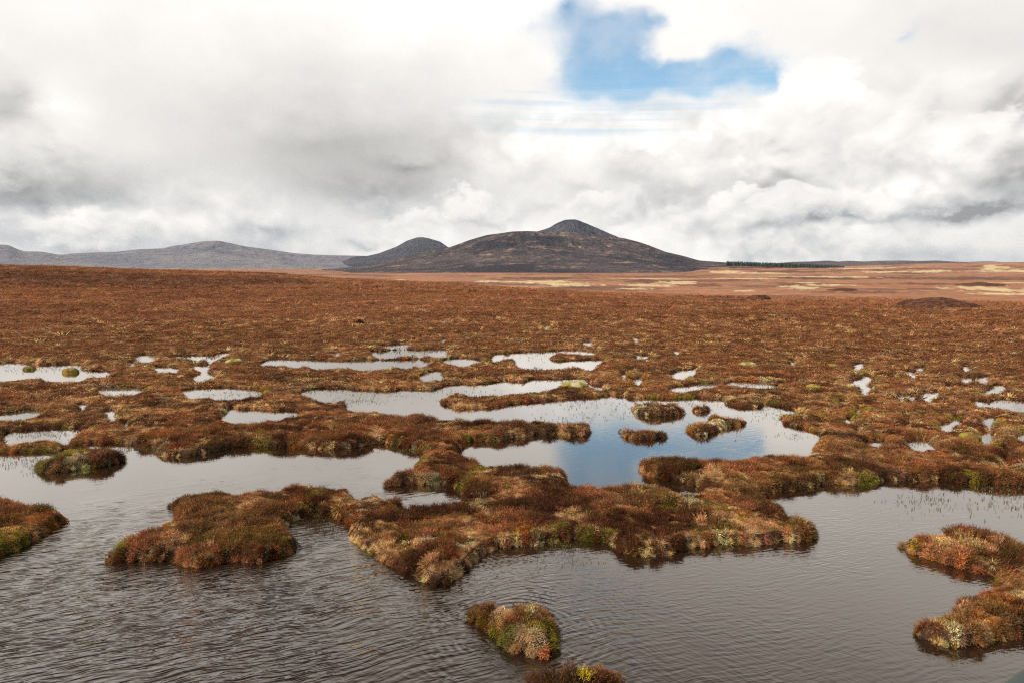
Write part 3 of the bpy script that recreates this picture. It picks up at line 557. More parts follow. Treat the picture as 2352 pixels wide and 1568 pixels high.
# water: one level sheet, the bog stands out of it
nw = 60
wa_ = np.linspace(-math.radians(58), math.radians(58), nw); wr_ = np.geomspace(3.2, 76, 60)
WR, WA = np.meshgrid(wr_, wa_, indexing='ij')
water = make_mesh('water', np.stack([WR.ravel() * np.sin(WA.ravel()), WR.ravel() * np.cos(WA.ravel()), np.zeros(WR.size)], -1), grid_faces(60, nw)[:, ::-1], water_mat())
tag(water, 'dark rippled peat water of the bog pools', 'water', kind='structure')

# ------------------------------------------------------------------ hills
def hill_mat(name, c_lo, c_hi, c_patch, scale, patch_lo=0.56, grad=None):
    m, t, p = principled(name, 0.95, 0.05)
    geo = t.new('ShaderNodeNewGeometry'); P = geo.outputs['Position']
    Q = t.mapping(P, sc=(scale, scale, scale * 3.5))
    n1 = t.noise(Q, 1.0, 7, 0.62, 0.4); n2 = t.noise(t.mapping(Q, loc=(4, 8, 2)), 4.2, 9, 0.78, 0.3); n3 = t.noise(Q, 14.0, 6, 0.75)
    c = t.mix(t.step(t.add(t.mul(n1, 0.5), t.mul(n2, 0.5)), 0.42, 0.58), c_lo, c_hi)
    c = t.mix(t.mul(t.step(n2, patch_lo, patch_lo + 0.07), t.step(n1, 0.36, 0.50), 0.75), c, c_patch)
    c = t.mix(t.mul(t.step(n3, 0.48, 0.62), 0.7), c, (c_lo[0] * .55, c_lo[1] * .5, c_lo[2] * .55, 1))
    if grad:
        z0, z1, cg = grad; sx = t.new('ShaderNodeSeparateXYZ'); t.l.new(P, sx.inputs[0])
        c = t.mix(t.mul(t.step(t.add(sx.outputs[2], t.mul(t.sub(n1, 0.5), (z1 - z0) * 1.2)), z0, z1), 0.85), c, cg)
    t.l.new(c, p.inputs['Base Color'])
    b = t.new('ShaderNodeBump'); b.inputs['Strength'].default_value = 0.8; b.inputs['Distance'].default_value = 1.0
    t.l.new(t.add(t.mul(n1, 0.12 / scale), t.mul(n2, 0.07 / scale), t.mul(n3, .02 / scale)), b.inputs['Height']); t.l.new(b.outputs[0], p.inputs['Normal'])
    return m
def hill(name, sky, Rr, Rf, mat, label, zbase=-16.0, seed=0, rough=1.0, prof=1.35, back=1.0, n=(460, 150)):
    sky = np.array(sky, float); az, tn = azel(sky[:, 0], sky[:, 1])
    A = np.linspace(az[0], az[-1], n[0])
    ridge = H + Rr * np.interp(A, az, tn)
    k = np.ones(5) / 5; ridge = np.convolve(np.pad(ridge, 2, 'edge'), k, 'valid')
    Rb = Rr + (Rr - Rf) * back
    t = np.concatenate([np.linspace(0, 1, n[1]), 1 + np.linspace(0, 1, 50)[1:]])
    Rm = np.where(t <= 1, Rf + (Rr - Rf) * t, Rr + (Rb - Rr) * (t - 1))[:, None] * np.ones_like(A)
    Am = A[None, :] * np.ones_like(Rm); X = Rm * np.sin(Am); Y = Rm * np.cos(Am)
    tt = np.where(t <= 1, t, np.maximum(0, 2 - t))[:, None]
    pr = np.power(np.sin(tt * math.pi / 2), prof)
    hgt = np.maximum(ridge - zbase, 0)[None, :]
    L_ = (Rr - Rf) / 5.0
    d = fbm(X / L_, Y / L_, 70 + seed, 6, 0.52) - 0.5; g2 = np.abs(fbm(X / L_ * 2.3, Y / L_ * 0.9, 90 + seed, 6, 0.62) - 0.5)
    env = np.sin(np.clip(tt, 0, 1) * math.pi) ** 0.8
    Z = zbase - 1 + pr * hgt * (1 + env * rough * (0.55 * d - 0.8 * g2)) + hgt * 0.012 * (fbm(X / L_ * 6, Y / L_ * 6, 77 + seed, 3) - 0.5) * (tt > 0.6)
    # keep the front slopes under the skyline
    lim = H + Rm * ((ridge - H) / Rr)[None, :]
    Z = np.where(Rm < Rr, np.minimum(Z, lim - 0.001 * (Rr - Rm)), Z)
    o = make_mesh(name, np.stack([X.ravel(), Y.ravel(), Z.ravel()], -1), grid_faces(len(t), n[0])[:, ::-1], mat, smooth=True)
    tag(o, label, 'hill', kind='structure'); return o
def Q2(p): return [(784 + .3335 * x, 482 + .3335 * y) for x, y in p]
def Q1(p): return [(.3335 * x, 482 + .3335 * y) for x, y in p]
def Q3(p): return [(1569 + .3335 * x, 482 + .3335 * y) for x, y in p]
LH = [(-420, 585), (-260, 566), (-120, 558)] + Q1([(0, 240), (60, 243), (110, 268), (165, 287), (280, 288), (350, 300), (415, 311), (490, 302), (640, 295), (800, 290), (950, 273), (1120, 267), (1190, 250), (1250, 243), (1380, 220), (1500, 213), (1560, 225), (1690, 253), (1890, 278), (2030, 300), (2150, 309), (2290, 314)]) + Q2([(180, 319), (300, 335), (500, 350)]) + [(1050, 615)]
MP_ = [(780, 600)] + Q2([(100, 322), (180, 318), (260, 300), (380, 255), (450, 215), (520, 192), (560, 190), (600, 197), (680, 220), (735, 258), (800, 285), (900, 330)]) + [(1150, 612)]
FH = [(600, 632)] + Q1([(2010, 445), (2200, 412), (2352, 402)]) + Q2([(200, 380), (330, 345), (450, 320), (600, 285), (735, 262), (800, 240), (880, 210), (1000, 175), (1100, 162), (1180, 150), (1280, 147), (1400, 152), (1520, 150), (1700, 165), (1850, 185), (1900, 190), (1950, 197), (2060, 225), (2130, 250), (2230, 290), (2352, 318)]) + Q3([(110, 350), (300, 364), (450, 375), (600, 388), (750, 400)]) + [(1860, 622)]
PK = [(1130, 580), (1180, 545)] + Q2([(1270, 158), (1350, 150), (1430, 125), (1480, 95), (1540, 70), (1610, 65), (1660, 83), (1760, 125), (1850, 165), (1930, 198), (2050, 240)]) + [(1520, 590)]
FR = [(1700, 612), (1760, 606)] + Q3([(650, 368), (750, 359), (880, 356), (1000, 350), (1070, 358), (1130, 351), (1250, 357), (1330, 352), (1500, 350), (1620, 354), (1750, 350), (1850, 357), (1990, 362), (2200, 370), (2351, 380)]) + [(2600, 600), (3300, 602)]
FR2 = Q3([(1900, 372), (1990, 358), (2100, 353), (2190, 360), (2351, 368)]) + [(2450, 612)]
m_far = hill_mat('haze_toned_hill_cover', (.14, .14, .165, 1), (.22, .195, .195, 1), (.34, .28, .23, 1), 1 / 900.0, 0.57, (260, 420, (.23, .155, .12, 1)))  # part of the distance haze is put into this pale grey blue
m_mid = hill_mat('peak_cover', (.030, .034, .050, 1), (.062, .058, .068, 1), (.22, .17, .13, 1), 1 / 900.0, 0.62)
m_foot = hill_mat('cloud_shaded_heather_cover', (.034, .030, .038, 1), (.105, .076, .074, 1), (.34, .235, .155, 1), 1 / 420.0, 0.545)  # dark tones carry a cloud shadow that no cloud here casts
m_pk = hill_mat('cloud_shaded_scree_cover', (.036, .040, .058, 1), (.085, .078, .090, 1), (.24, .15, .10, 1), 1 / 500.0, 0.63)  # summit colour darkened too, for the same cloud shadow
m_rt = hill_mat('low_hill_cover', (.07, .055, .06, 1), (.13, .095, .09, 1), (.25, .18, .13, 1), 1 / 500.0, 0.58)
hill('hill', LH, 9200, 6200, m_far, 'long hazy grey brown hill range on the left skyline', zbase=-16, seed=1, rough=0.7)
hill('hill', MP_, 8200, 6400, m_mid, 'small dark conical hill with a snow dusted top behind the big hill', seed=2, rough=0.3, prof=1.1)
hill('hill', FH, 4600, 2250, m_foot, 'broad heather hill coloured dark as under cloud shadow with pale streaks in the middle distance', seed=3, rough=0.9, prof=1.15, n=(620, 220))
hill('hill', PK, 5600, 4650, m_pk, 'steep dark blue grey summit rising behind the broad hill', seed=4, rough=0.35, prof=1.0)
hill('hill', FR, 7000, 5000, m_rt, 'low blue grey hills on the right skyline', seed=5, rough=0.6)
hill('hill', FR2, 11000, 9000, m_far, 'faint pale hill far off at the right edge', seed=6, rough=0.4)

# ------------------------------------------------------------------ plant prototypes (vertices, triangles, tint)
def blades(n, rad, hgt, lean, wid, curve=0.35, droop=0.0, tint=(0.6, 1.35), leaf=0, seed=0, pale=0.0):
    g = np.random.default_rng(seed); V = []; Fc = []; Tn = []
    for i in range(n):
        q = math.sqrt(g.random()); a = g.random() * 2 * math.pi
        b = np.array([math.cos(a) * q * rad * 0.45, math.sin(a) * q * rad * 0.45, -0.02])
        a2 = a + g.normal() * 0.5; out = lean * (0.3 + q) * (0.6 + 0.8 * g.random()); hh = hgt * (0.6 + 0.5 * g.random()) * (1 - 0.35 * q * q)
        dirv = np.array([math.cos(a2), math.sin(a2), 0.0]); side = np.array([-math.sin(a2), math.cos(a2), 0.0])
        sa = g.random() * math.pi; side = side * math.cos(sa) + dirv * math.sin(sa)
        p1 = b + dirv * out * 0.45 + np.array([0, 0, hh * 0.62]); p2 = b + dirv * out + np.array([0, 0, hh * (1 - droop * g.random())])
        t = g.uniform(*tint); tt = np.array([t, t, t])
        if g.random() < pale: tt = np.array([2.4, 2.6, 3.0]) * g.uniform(0.7, 1.1)
        k = len(V); ww = wid * (0.7 + 0.6 * g.random())
        V += [b - side * ww * 0.6, b + side * ww * 0.6, p1 + side * ww, p1 - side * ww, p2]
        Fc += [(k, k + 1, k + 2), (k, k + 2, k + 3), (k + 3, k + 2, k + 4)]; Tn += [tt] * 5
        for j in range(leaf):
            f = 0.35 + 0.65 * g.random(); c = p1 + (p2 - p1) * (f * 2 - 1) if f > 0.5 else b + (p1 - b) * f * 2
            d = g.normal(size=3); d[2] = abs(d[2]) * 0.9 + 0.3; d /= np.linalg.norm(d); e = np.cross(d, g.normal(size=3)); e /= np.linalg.norm(e) + 1e-9
            l = hgt * 0.20 * (0.6 + 0.8 * g.random()); k = len(V); tj = tt * g.uniform(0.75, 1.3)
            V += [c - e * ww * 1.1, c + e * ww * 1.1, c + d * l]; Fc.append((k, k + 1, k + 2)); Tn += [tj] * 3
    return np.array(V), np.array(Fc), np.array(Tn)
def cushion(n, rad, hgt, blade, seed=0, tint=(0.7, 1.3)):
    g = np.random.default_rng(seed); V = []; Fc = []; Tn = []
    for i in range(n):
        q = math.sqrt(g.random()) * 0.98; a = g.random() * 2 * math.pi
        nz = math.sqrt(1 - q * q); c = np.array([math.cos(a) * q * rad, math.sin(a) * q * rad, hgt * nz - 0.01])
        nrm = np.array([math.cos(a) * q * hgt, math.sin(a) * q * hgt, nz * rad]); nrm /= np.linalg.norm(nrm)
        d = nrm + g.normal(size=3) * 0.45; d /= np.linalg.norm(d); e = np.cross(d, g.normal(size=3)); e /= np.linalg.norm(e) + 1e-9
        l = blade * (0.6 + 0.8 * g.random()); k = len(V); t = g.uniform(*tint)
        V += [c - nrm * l * .6 - e * l * 0.45, c - nrm * l * .6 + e * l * 0.45, c + d * l]; Fc.append((k, k + 1, k + 2)); Tn += [[t, t, t]] * 3
    return np.array(V), np.array(Fc), np.array(Tn)
P_HE = [blades(60, .12, .14, .09, .0030, leaf=4, seed=s, pale=0.05) for s in (1, 2, 3)]
P_GR = [blades(80, .13, .10, .11, .0022, droop=0.8, tint=(0.6, 1.35), seed=s) for s in (11, 12)]
P_MO = [cushion(150, .13, .05, .020, seed=s) for s in (21, 22)]
P_HL = [blades(24, .12, .14, .10, .0060, leaf=2, seed=s, pale=0.04) for s in (31, 32)]
P_GL = [blades(26, .13, .10, .12, .0055, droop=0.8, seed=s) for s in (41, 42)]
P_ML = [cushion(60, .13, .05, .032, seed=s) for s in (51,)]
PROTOS = P_HE + P_GR + P_MO + P_HL + P_GL + P_ML            # 0-2 heather, 3-4 grass, 5-6 moss, 7-8 heather light, 9-10 grass light, 11 moss light
pcol = bpy.data.collections.new('plant_kinds')
for i, (v, f, t) in enumerate(PROTOS):
    me = bpy.data.meshes.new('tuft'); me.from_pydata(v.tolist(), [], f.tolist()); a = me.attributes.new('tint', 'FLOAT_COLOR', 'POINT')
    c = np.ones((len(v), 4), np.float32); c[:, :3] = t; a.data.foreach_set('color', c.ravel()); me.materials.append(MP_I)
    pcol.objects.link(bpy.data.objects.new('a%02d_tuft' % i, me))
def scatter_tree():
    ng = bpy.data.node_groups.new('scatter', 'GeometryNodeTree')
    ng.interface.new_socket('Geometry', in_out='INPUT', socket_type='NodeSocketGeometry'); ng.interface.new_socket('Geometry', in_out='OUTPUT', socket_type='NodeSocketGeometry')
    N = ng.nodes; Lk = ng.links; gi = N.new('NodeGroupInput'); go = N.new('NodeGroupOutput')
    ci = N.new('GeometryNodeCollectionInfo'); ci.inputs['Collection'].default_value = pcol; ci.inputs['Separate Children'].default_value = True; ci.inputs['Reset Children'].default_value = True
    ip = N.new('GeometryNodeInstanceOnPoints'); ip.inputs['Pick Instance'].default_value = True
    def attr(n, ty):
        q = N.new('GeometryNodeInputNamedAttribute'); q.data_type = ty; q.inputs['Name'].default_value = n; return q.outputs['Attribute']
    Lk.new(gi.outputs[0], ip.inputs['Points']); Lk.new(ci.outputs[0], ip.inputs['Instance']); Lk.new(attr('idx', 'INT'), ip.inputs['Instance Index'])
    er = N.new('FunctionNodeEulerToRotation'); Lk.new(attr('rot', 'FLOAT_VECTOR'), er.inputs[0]); Lk.new(er.outputs[0], ip.inputs['Rotation'])
    Lk.new(attr('scl', 'FLOAT_VECTOR'), ip.inputs['Scale']); Lk.new(ip.outputs[0], go.inputs[0])
    return ng
NG = scatter_tree()
def scatter(name, P, rot, scl, idx, col, label, cat):
    me = bpy.data.meshes.new(name); n = len(P); me.vertices.add(n); me.vertices.foreach_set('co', np.asarray(P, np.float32).ravel())
    for nm, ty, arr, key in (('rot', 'FLOAT_VECTOR', rot, 'vector'), ('scl', 'FLOAT_VECTOR', scl, 'vector')):
        a = me.attributes.new(nm, ty, 'POINT'); a.data.foreach_set(key, np.asarray(arr, np.float32).ravel())
    a = me.attributes.new('idx', 'INT', 'POINT'); a.data.foreach_set('value', np.asarray(idx, np.int32))
    c = np.ones((n, 4), np.float32); c[:, :3] = col; a = me.attributes.new('col', 'FLOAT_COLOR', 'POINT'); a.data.foreach_set('color', c.ravel())
    o = bpy.data.objects.new(name, me); C.objects.link(o); md = o.modifiers.new('scatter', 'NODES'); md.node_group = NG
    return tag(o, label, cat, kind='stuff')

# coloured moss and heather spots seen on the near bog (photo position, radius in photo px, colour, kind)
YG, OL, OR, RD, PA, GN, PK_ = (.34, .24, .03), (.16, .095, .022), (.46, .17, .035), (.26, .06, .02), (.54, .40, .20), (.20, .15, .035), (.48, .26, .11)
SPOTS = [(600, 1218, 34, YG, 'm'), (575, 1225, 60, OL, 'h'), (500, 1235, 60, OL, 'h'), (268, 1252, 18, YG, 'm'), (15, 1232, 34, YG, 'm'), (110, 1185, 30, OR, 'm'), (490, 1276, 26, OR, 'm'), (640, 1265, 40, RD, 'm'), (590, 1275, 40, RD, 'm'),
         (400, 1240, 40, PK_, 'g'), (980, 1240, 22, PA, 'm'), (1062, 1250, 20, PA, 'm'), (1085, 1235, 14, PA, 'm'), (925, 1250, 40, OL, 'h'), (1005, 1290, 36, PK_, 'g'), (1040, 1270, 20, RD, 'm'), (1690, 1178, 22, OR, 'm'), (1705, 1195, 20, (.55, .30, .05), 'm'), (1503, 1260, 9, OR, 'm'),
         (1400, 1243, 26, GN, 'm'), (1370, 1238, 16, GN, 'm'), (1740, 1205, 36, PK_, 'g'), (1840, 1195, 34, OL, 'h'), (1650, 1215, 50, OL, 'h'), (1560, 1150, 60, OL, 'h'), (1480, 1130, 40, OL, 'h'), (1590, 1150, 22, PA, 'm'), (1790, 1250, 40, PK_, 'g'),
         (2105, 1243, 13, (.60, .36, .03), 'm'), (2145, 1262, 22, OR, 'm'), (2200, 1245, 45, PK_, 'g'), (2240, 1208, 12, YG, 'm'), (2280, 1255, 30, PK_, 'g'), (2250, 1300, 45, OL, 'h'), (2175, 1425, 18, YG, 'm'), (2190, 1440, 20, PA, 'm'), (2195, 1465, 22, OR, 'm'), (2265, 1418, 24, OR, 'm'),
         (2310, 1380, 30, OR, 'm'), (2340, 1365, 22, PA, 'm'), (1090, 1150, 26, PA, 'm'), (905, 1120, 14, PA, 'm'), (720, 1130, 24, YG, 'm'), (700, 1120, 18, PA, 'm'), (690, 1150, 18, OR, 'm'), (1000, 1105, 18, OR, 'm'), (1030, 1105, 18, OR, 'm'),
         (1200, 1210, 30, OR, 'm'), (1250, 1215, 26, PA, 'm'), (1310, 1180, 40, PK_, 'g'), (1120, 1180, 30, PK_, 'g'), (860, 1145, 22, PA, 'm'), (780, 1180, 30, OR, 'm'), (735, 1176, 26, GN, 'm'), (680, 1182, 20, GN, 'm'),
         (1850, 1020, 20, YG, 'm'), (1830, 980, 26, GN, 'm'), (1860, 988, 14, GN, 'm'), (1180, 889, 26, YG, 'm'), (1215, 890, 20, YG, 'm'), (1390, 908, 30, GN, 'm'), (1780, 915, 20, GN, 'm'), (985, 1025, 20, GN, 'm'), (1210, 867, 20, YG, 'm'), (2300, 1110, 30, GN, 'm'), (45, 1033, 26, YG, 'm'), (20, 1022, 16, OR, 'm'),
         (1650, 1090, 40, PK_, 'g'), (1950, 1090, 30, PK_, 'g'), (1960, 1095, 14, OR, 'm'), (2100, 1075, 16, OR, 'm'), (1470, 870, 26, OR, 'm'), (1430, 872, 18, OR, 'm'), (430, 890, 22, OR, 'm')]
def spot_field(x, y, jit):
    """index of the spot that covers a point, -1 for none"""
    k = np.full(x.shape, -1)
    for i, (px, py, rad, c, kd) in enumerate(SPOTS):
        g0 = ground([px], [py + 4], 0.2)[0]; r0 = math.hypot(*g0); rx = rad / F * r0; ry = rx * 1.25
        ux, uy = g0[1] / r0, -g0[0] / r0
        a = (x - g0[0]) * ux + (y - g0[1]) * uy; b = (x - g0[0]) * (-uy) + (y - g0[1]) * ux
        k = np.where(np.sqrt((a / rx) ** 2 + (b / ry) ** 2) + jit < 1.0, i, k)
    return k
SPC = np.array([c for *_, c, k in SPOTS]); SPK = np.array([{'m': 2, 'g': 1, 'h': 0}[k] for *_, k in SPOTS])
def dress(x, y, s, r, g):
    """kind (0 heather, 1 grass, 2 moss), colour, size of the plant at each point"""
    n = len(x); he, gr, gp = cover_colour(x, y, s, r, None)
    u = g.random(n); kind = np.where(u < gp * (0.75 + 0.0 * r), 1, 0)
    col = np.where((kind == 1)[:, None], gr, he)
    # sphagnum on the wet rims and in hollows
    mn = fbm(x * 1.1 + 3, y * 1.1, 46, 3); rim = sstep(s, 0.55, 0.05)
    ismoss = (g.random(n) < np.clip(rim * sstep(mn, 0.52, 0.66) * 0.55 + 0.2 * sstep(mn, 0.66, 0.72) * sstep(45 - r, 0, 20), 0, 1))
    hue = fbm(x * 0.9, y * 0.9, 47, 3)[:, None]
    mc = np.where(hue < 0.42, np.array([[.24, .19, .03]]), np.where(hue < 0.56, np.array([[.40, .16, .04]]), np.where(hue < .62, np.array([[.24, .06, .02]]), np.array([[.42, .32, .16]]))))
    kind = np.where(ismoss, 2, kind); col = np.where(ismoss[:, None], mc, col)
    k = spot_field(x, y, 0.5 * (fbm(x * 3, y * 3, 48, 2) - 0.5) + 0.12 * g.normal(size=n))
    near = k >= 0
    col = np.where((near & (g.random(n) < 0.62))[:, None], SPC[k] * np.where(SPK[k] == 2, 0.8, 1.0)[:, None], col); kind = np.where(near & (g.random(n) < 0.6), SPK[k], kind)
    f = sstep(r, 45, 120)                                        # far off the cover is seen as one reddish brown
    col = lerp(col, far_colour(x, y, r) * np.where(kind == 1, 1.15, 0.92)[:, None], f * 0.85)
    col = col * (1 + (0.55 + 0.95 * g.random(n) ** 1.3 - 1) * (1 - 0.5 * f))[:, None] * (1 + 0.10 * g.normal(size=(n, 3)))
    return kind, np.clip(col, 0.004, 0.75)

g = np.random.default_rng(3)
bands = [(6.5, 14, 260), (14, 22, 170), (22, 32, 90), (32, 45, 46), (45, 62, 20), (62, 90, 9), (90, 150, 3.6), (150, 345, 1.1)]
XS = []; YS = []; RS = []; AS = math.radians(43)
for a0, b0, rho in bands:
    n = int(rho * 0.5 * (b0 * b0 - a0 * a0) * 2 * AS)
    r = np.sqrt(g.uniform(a0 * a0, b0 * b0, n)); a = g.uniform(-AS, AS, n)
    XS.append(r * np.sin(a)); YS.append(r * np.cos(a)); RS.append(np.full(n, 1 / math.sqrt(rho)))
x = np.concatenate(XS); y = np.concatenate(YS); sp_ = np.concatenate(RS); r = np.hypot(x, y)
inner = r < 90
s = np.full(x.shape, 2.5); s[inner] = on_grid(Sg, x[inner], y[inner])
keep = s > 0.02; x, y, sp_, r, s = x[keep], y[keep], sp_[keep], r[keep], s[keep]; inner = r < 92
z = np.where(inner, on_grid(Zg, np.where(inner, x, 0), np.where(inner, y, 50)), 0); o_ = ~inner
z[o_] = height(x[o_], y[o_], s[o_])
e = 0.09
gx = on_grid(Sg, x + e, y) - on_grid(Sg, x - e, y); gy = on_grid(Sg, x, y + e) - on_grid(Sg, x, y - e)
gx[~inner] = 0; gy[~inner] = 0
kind, col = dress(x, y, s, r, g)
n = len(x)
hvar = fbm(x * 1.3, y * 1.3, 49, 3)
size = sp_ / 0.085 * (0.75 + 0.5 * g.random(n)); size = np.where(r < 30, np.minimum(size, 1.55), size)
hfac = np.where(kind == 0, (0.45 + 1.25 * sstep(hvar, 0.36, 0.66)) * (0.7 + 0.6 * g.random(n)), np.where(kind == 1, 0.7, 1.0))
hz = np.minimum(np.minimum(size, 1.45) * hfac, np.where(r < 24, 1.9, 1.25))
hz = hz * np.clip(1 - 0.25 * sstep(s, 0.35, 0.0), 0.5, 1)
hz = np.where(r > 75, hz * 1.4, hz)
# keep the plants low around the small far pools so that their water shows
hz = np.where((r > 24) & (s < 1.2), np.minimum(hz * 0.6, 0.6), hz)
far = r > 26
idx = np.where(kind == 0, g.integers(0, 3, n), np.where(kind == 1, 3 + g.integers(0, 2, n), 5 + g.integers(0, 2, n)))
idx = np.where(far, np.where(kind == 0, 7 + g.integers(0, 2, n), np.where(kind == 1, 9 + g.integers(0, 2, n), 11)), idx)
theta = 0.7 * sstep(s, 0.25, 0.05) + 0.16 * np.abs(g.normal(size=n)); phi = np.where(s < 0.3, np.arctan2(-gy, -gx), g.uniform(-math.pi, math.pi, n))
rot = np.stack([0.12 * g.normal(size=n), theta, phi], -1)
scl = np.stack([size, size, hz], -1)
P3 = np.stack([x, y, z - 0.01], -1)
# litter and moss that hang down the near banks into the water
m = (s < 0.16) & (r < 30); gl_ = np.hypot(gx, gy) + 1e-6; sm_, im_, cm_, km_ = scl[m], idx[m], col[m], kind[m]
for dn, dz_ in ((0.04, 0.5), (0.07, 0.30)):
    px_ = x[m] - gx[m] / gl_[m] * dn; py_ = y[m] - gy[m] / gl_[m] * dn
    P3 = np.concatenate([P3, np.stack([px_, py_, np.maximum(z[m] * dz_, 0.03)], -1)]); rot = np.concatenate([rot, np.stack([0.3 * g.normal(size=m.sum()), np.full(m.sum(), 0.95), np.arctan2(-gy[m], -gx[m]) + 0.4 * g.normal(size=m.sum())], -1)])
    scl = np.concatenate([scl, sm_ * 0.7]); idx = np.concatenate([idx, im_]); col = np.concatenate([col, cm_]); kind = np.concatenate([kind, km_])
for kk, nm, lb, ct in ((0, 'heather', 'dark reddish brown heather covering the bog', 'heather'), (1, 'bog_grass', 'dry tawny grass tussocks between the heather', 'grass'), (2, 'bog_moss', 'orange and yellow green moss on the wet rims of the bog', 'moss')):
    q = kind == kk
    scatter(nm, P3[q], rot[q], scl[q], idx[q], col[q], lb, ct)
print('scattered', n)

# ------------------------------------------------------------------ islets: each a thing of peat, heather, grass and moss
def merge(protos, P, rot, scl, idx, col):
    V = []; Fs = []; Cc = []; off = 0
    for i in range(len(P)):
        v, f, t = protos[idx[i]]
        ct, st = math.cos(rot[i][1]), math.sin(rot[i][1]); cp, sp2 = math.cos(rot[i][2]), math.sin(rot[i][2]); cx, sx = math.cos(rot[i][0]), math.sin(rot[i][0])
        Rx = np.array([[1, 0, 0], [0, cx, -sx], [0, sx, cx]]); Ry = np.array([[ct, 0, st], [0, 1, 0], [-st, 0, ct]]); Rz = np.array([[cp, -sp2, 0], [sp2, cp, 0], [0, 0, 1]])
        V.append((v * scl[i]) @ (Rz @ Ry @ Rx).T + P[i]); Fs.append(f + off); Cc.append(np.clip(t * col[i], 0, .85)); off += len(v)
    return np.concatenate(V), np.concatenate(Fs), np.concatenate(Cc)
M_PEAT, tp, pp = principled('peat', 0.9, 0.1)
pn = tp.noise(None, 14.0, 5, 0.6); tp.l.new(tp.mix(pn, (.008, .0045, .003, 1), (.026, .014, .008, 1)), pp.inputs['Base Color'])
def islet(px, label, top=0.26, dens=110, spots=(), light=False, hscale=1.0, green=0.0, seed=0, hs=0.34, hump=0.5, mossy=0.2, grassy=0.4):
    poly = world_poly(px, True, hs); g = np.random.default_rng(100 + seed)
    c = poly.mean(0); lo, hi = poly.min(0) - 0.25, poly.max(0) + 0.25; st = max(0.04, (hi - lo).max() / 90)
    gx_, gy_ = np.meshgrid(np.arange(lo[0], hi[0], st), np.arange(lo[1], hi[1], st)); X, Y = gx_.ravel(), gy_.ravel()
    def S(x, y): return sdf(poly, x + 0.06 * (fbm(x * 3, y * 3, 5, 2) - 0.5), y + 0.06 * (fbm(x * 3, y * 3, 6, 2) - 0.5), 3)
    smax = 0.5 * min(hi - lo) * 0.8
    def Zs(x, y, s): return sstep(s, -0.09, 0.12) * (top * .55 + (top * .45) * sstep(s, 0, smax * hump + 0.15) + 0.09 * (fbm(x * 2.2, y * 2.2, 7 + seed, 3) - 0.4) * sstep(s, 0, .25)) - 0.4 * sstep(s, 0.02, -0.12)
    Sv = S(X, Y); Zv = Zs(X, Y, Sv)
    ff = grid_faces(gx_.shape[0], gx_.shape[1]); ff = ff[(Sv[ff] > -0.16).any(1)]
    used, inv = np.unique(ff, return_inverse=True); V = np.stack([X - c[0], Y - c[1], Zv], -1)[used]
    root = bpy.data.objects.new('bog_islet', None); C.objects.link(root); root.location = (c[0], c[1], 0)
    tag(root, label, 'islet', 'heather islets standing in the bog pools')
    make_mesh('peat_base', V, inv.reshape(-1, 4), M_PEAT, root, smooth=True)
    A = (hi - lo).prod(); n = int(A * dens); x = g.uniform(lo[0], hi[0], n); y = g.uniform(lo[1], hi[1], n); s = S(x, y); k = s > -0.02; x, y, s = x[k], y[k], s[k]; n = len(x)
    z = Zs(x, y, s); e = 0.06; gx = S(x + e, y) - S(x - e, y); gy = S(x, y + e) - S(x, y - e)
    he, gr, gp = cover_colour(x * 2.2 + seed * 7, y * 2.2, s, np.full(n, 10.0), None)
    he = lerp(he, np.array([.11, .095, .014]), np.clip(green + 0.5 * (fbm(x * 1.8, y * 1.8, 8 + seed, 2) - 0.5), 0, 1) * (green > 0))
    u = g.random(n); kind = np.where(u < gp * grassy * 1.3, 1, 0); col = np.where((kind == 1)[:, None], gr, he)
    mn = fbm(x * 2.4, y * 2.4, 9 + seed, 3); mm = (g.random(n) < mossy * 2 * sstep(mn, .5, .62)); hue = fbm(x * 2, y * 2, 15 + seed, 2)[:, None]
    mc = np.where(hue < 0.42, np.array([YG]), np.where(hue < 0.55, np.array([OR]), np.array([[.50, .44, .25]])))
    kind = np.where(mm, 2, kind); col = np.where(mm[:, None], mc, col)
    for (sx_, sy_, rad, cc, kd) in spots:
        g0 = ground([sx_], [sy_], top * 0.9)[0]; r0 = math.hypot(*g0); R_ = rad / F * r0
        q = (np.hypot(x - g0[0], (y - g0[1]) * 0.8) / R_ + 0.18 * g.normal(size=n)) < 1
        kind = np.where(q & (g.random(n) < .88), {'m': 2, 'g': 1, 'h': 0}[kd], kind); col = np.where(q[:, None], np.array([cc]), col)
    col = np.clip(col * (0.55 + 0.95 * g.random(n) ** 1.3)[:, None] * (1 + 0.1 * g.normal(size=(n, 3))), 0.004, 0.75)
    size = (0.80 if dens > 150 else 0.95) * (0.75 + 0.5 * g.random(n)); hv = fbm(x * 2, y * 2, 19 + seed, 2)
    hz = size * hscale * np.where(kind == 0, 0.6 + 1.0 * sstep(hv, .35, .65), np.where(kind == 1, .7, 1.0))
    theta = 1.0 * sstep(s, 0.22, 0.0) + 0.15 * np.abs(g.normal(size=n)); phi = np.where(s < 0.3, np.arctan2(-gy, -gx), g.uniform(-math.pi, math.pi, n))
    rot = np.stack([0.12 * g.normal(size=n), theta, phi], -1); scl = np.stack([size, size, hz], -1); P = np.stack([x - c[0], y - c[1], z - 0.01], -1)
    m = s < 0.14; gl_ = np.hypot(gx, gy) + 1e-6; sm_, cm_, km_ = scl[m], col[m], kind[m]
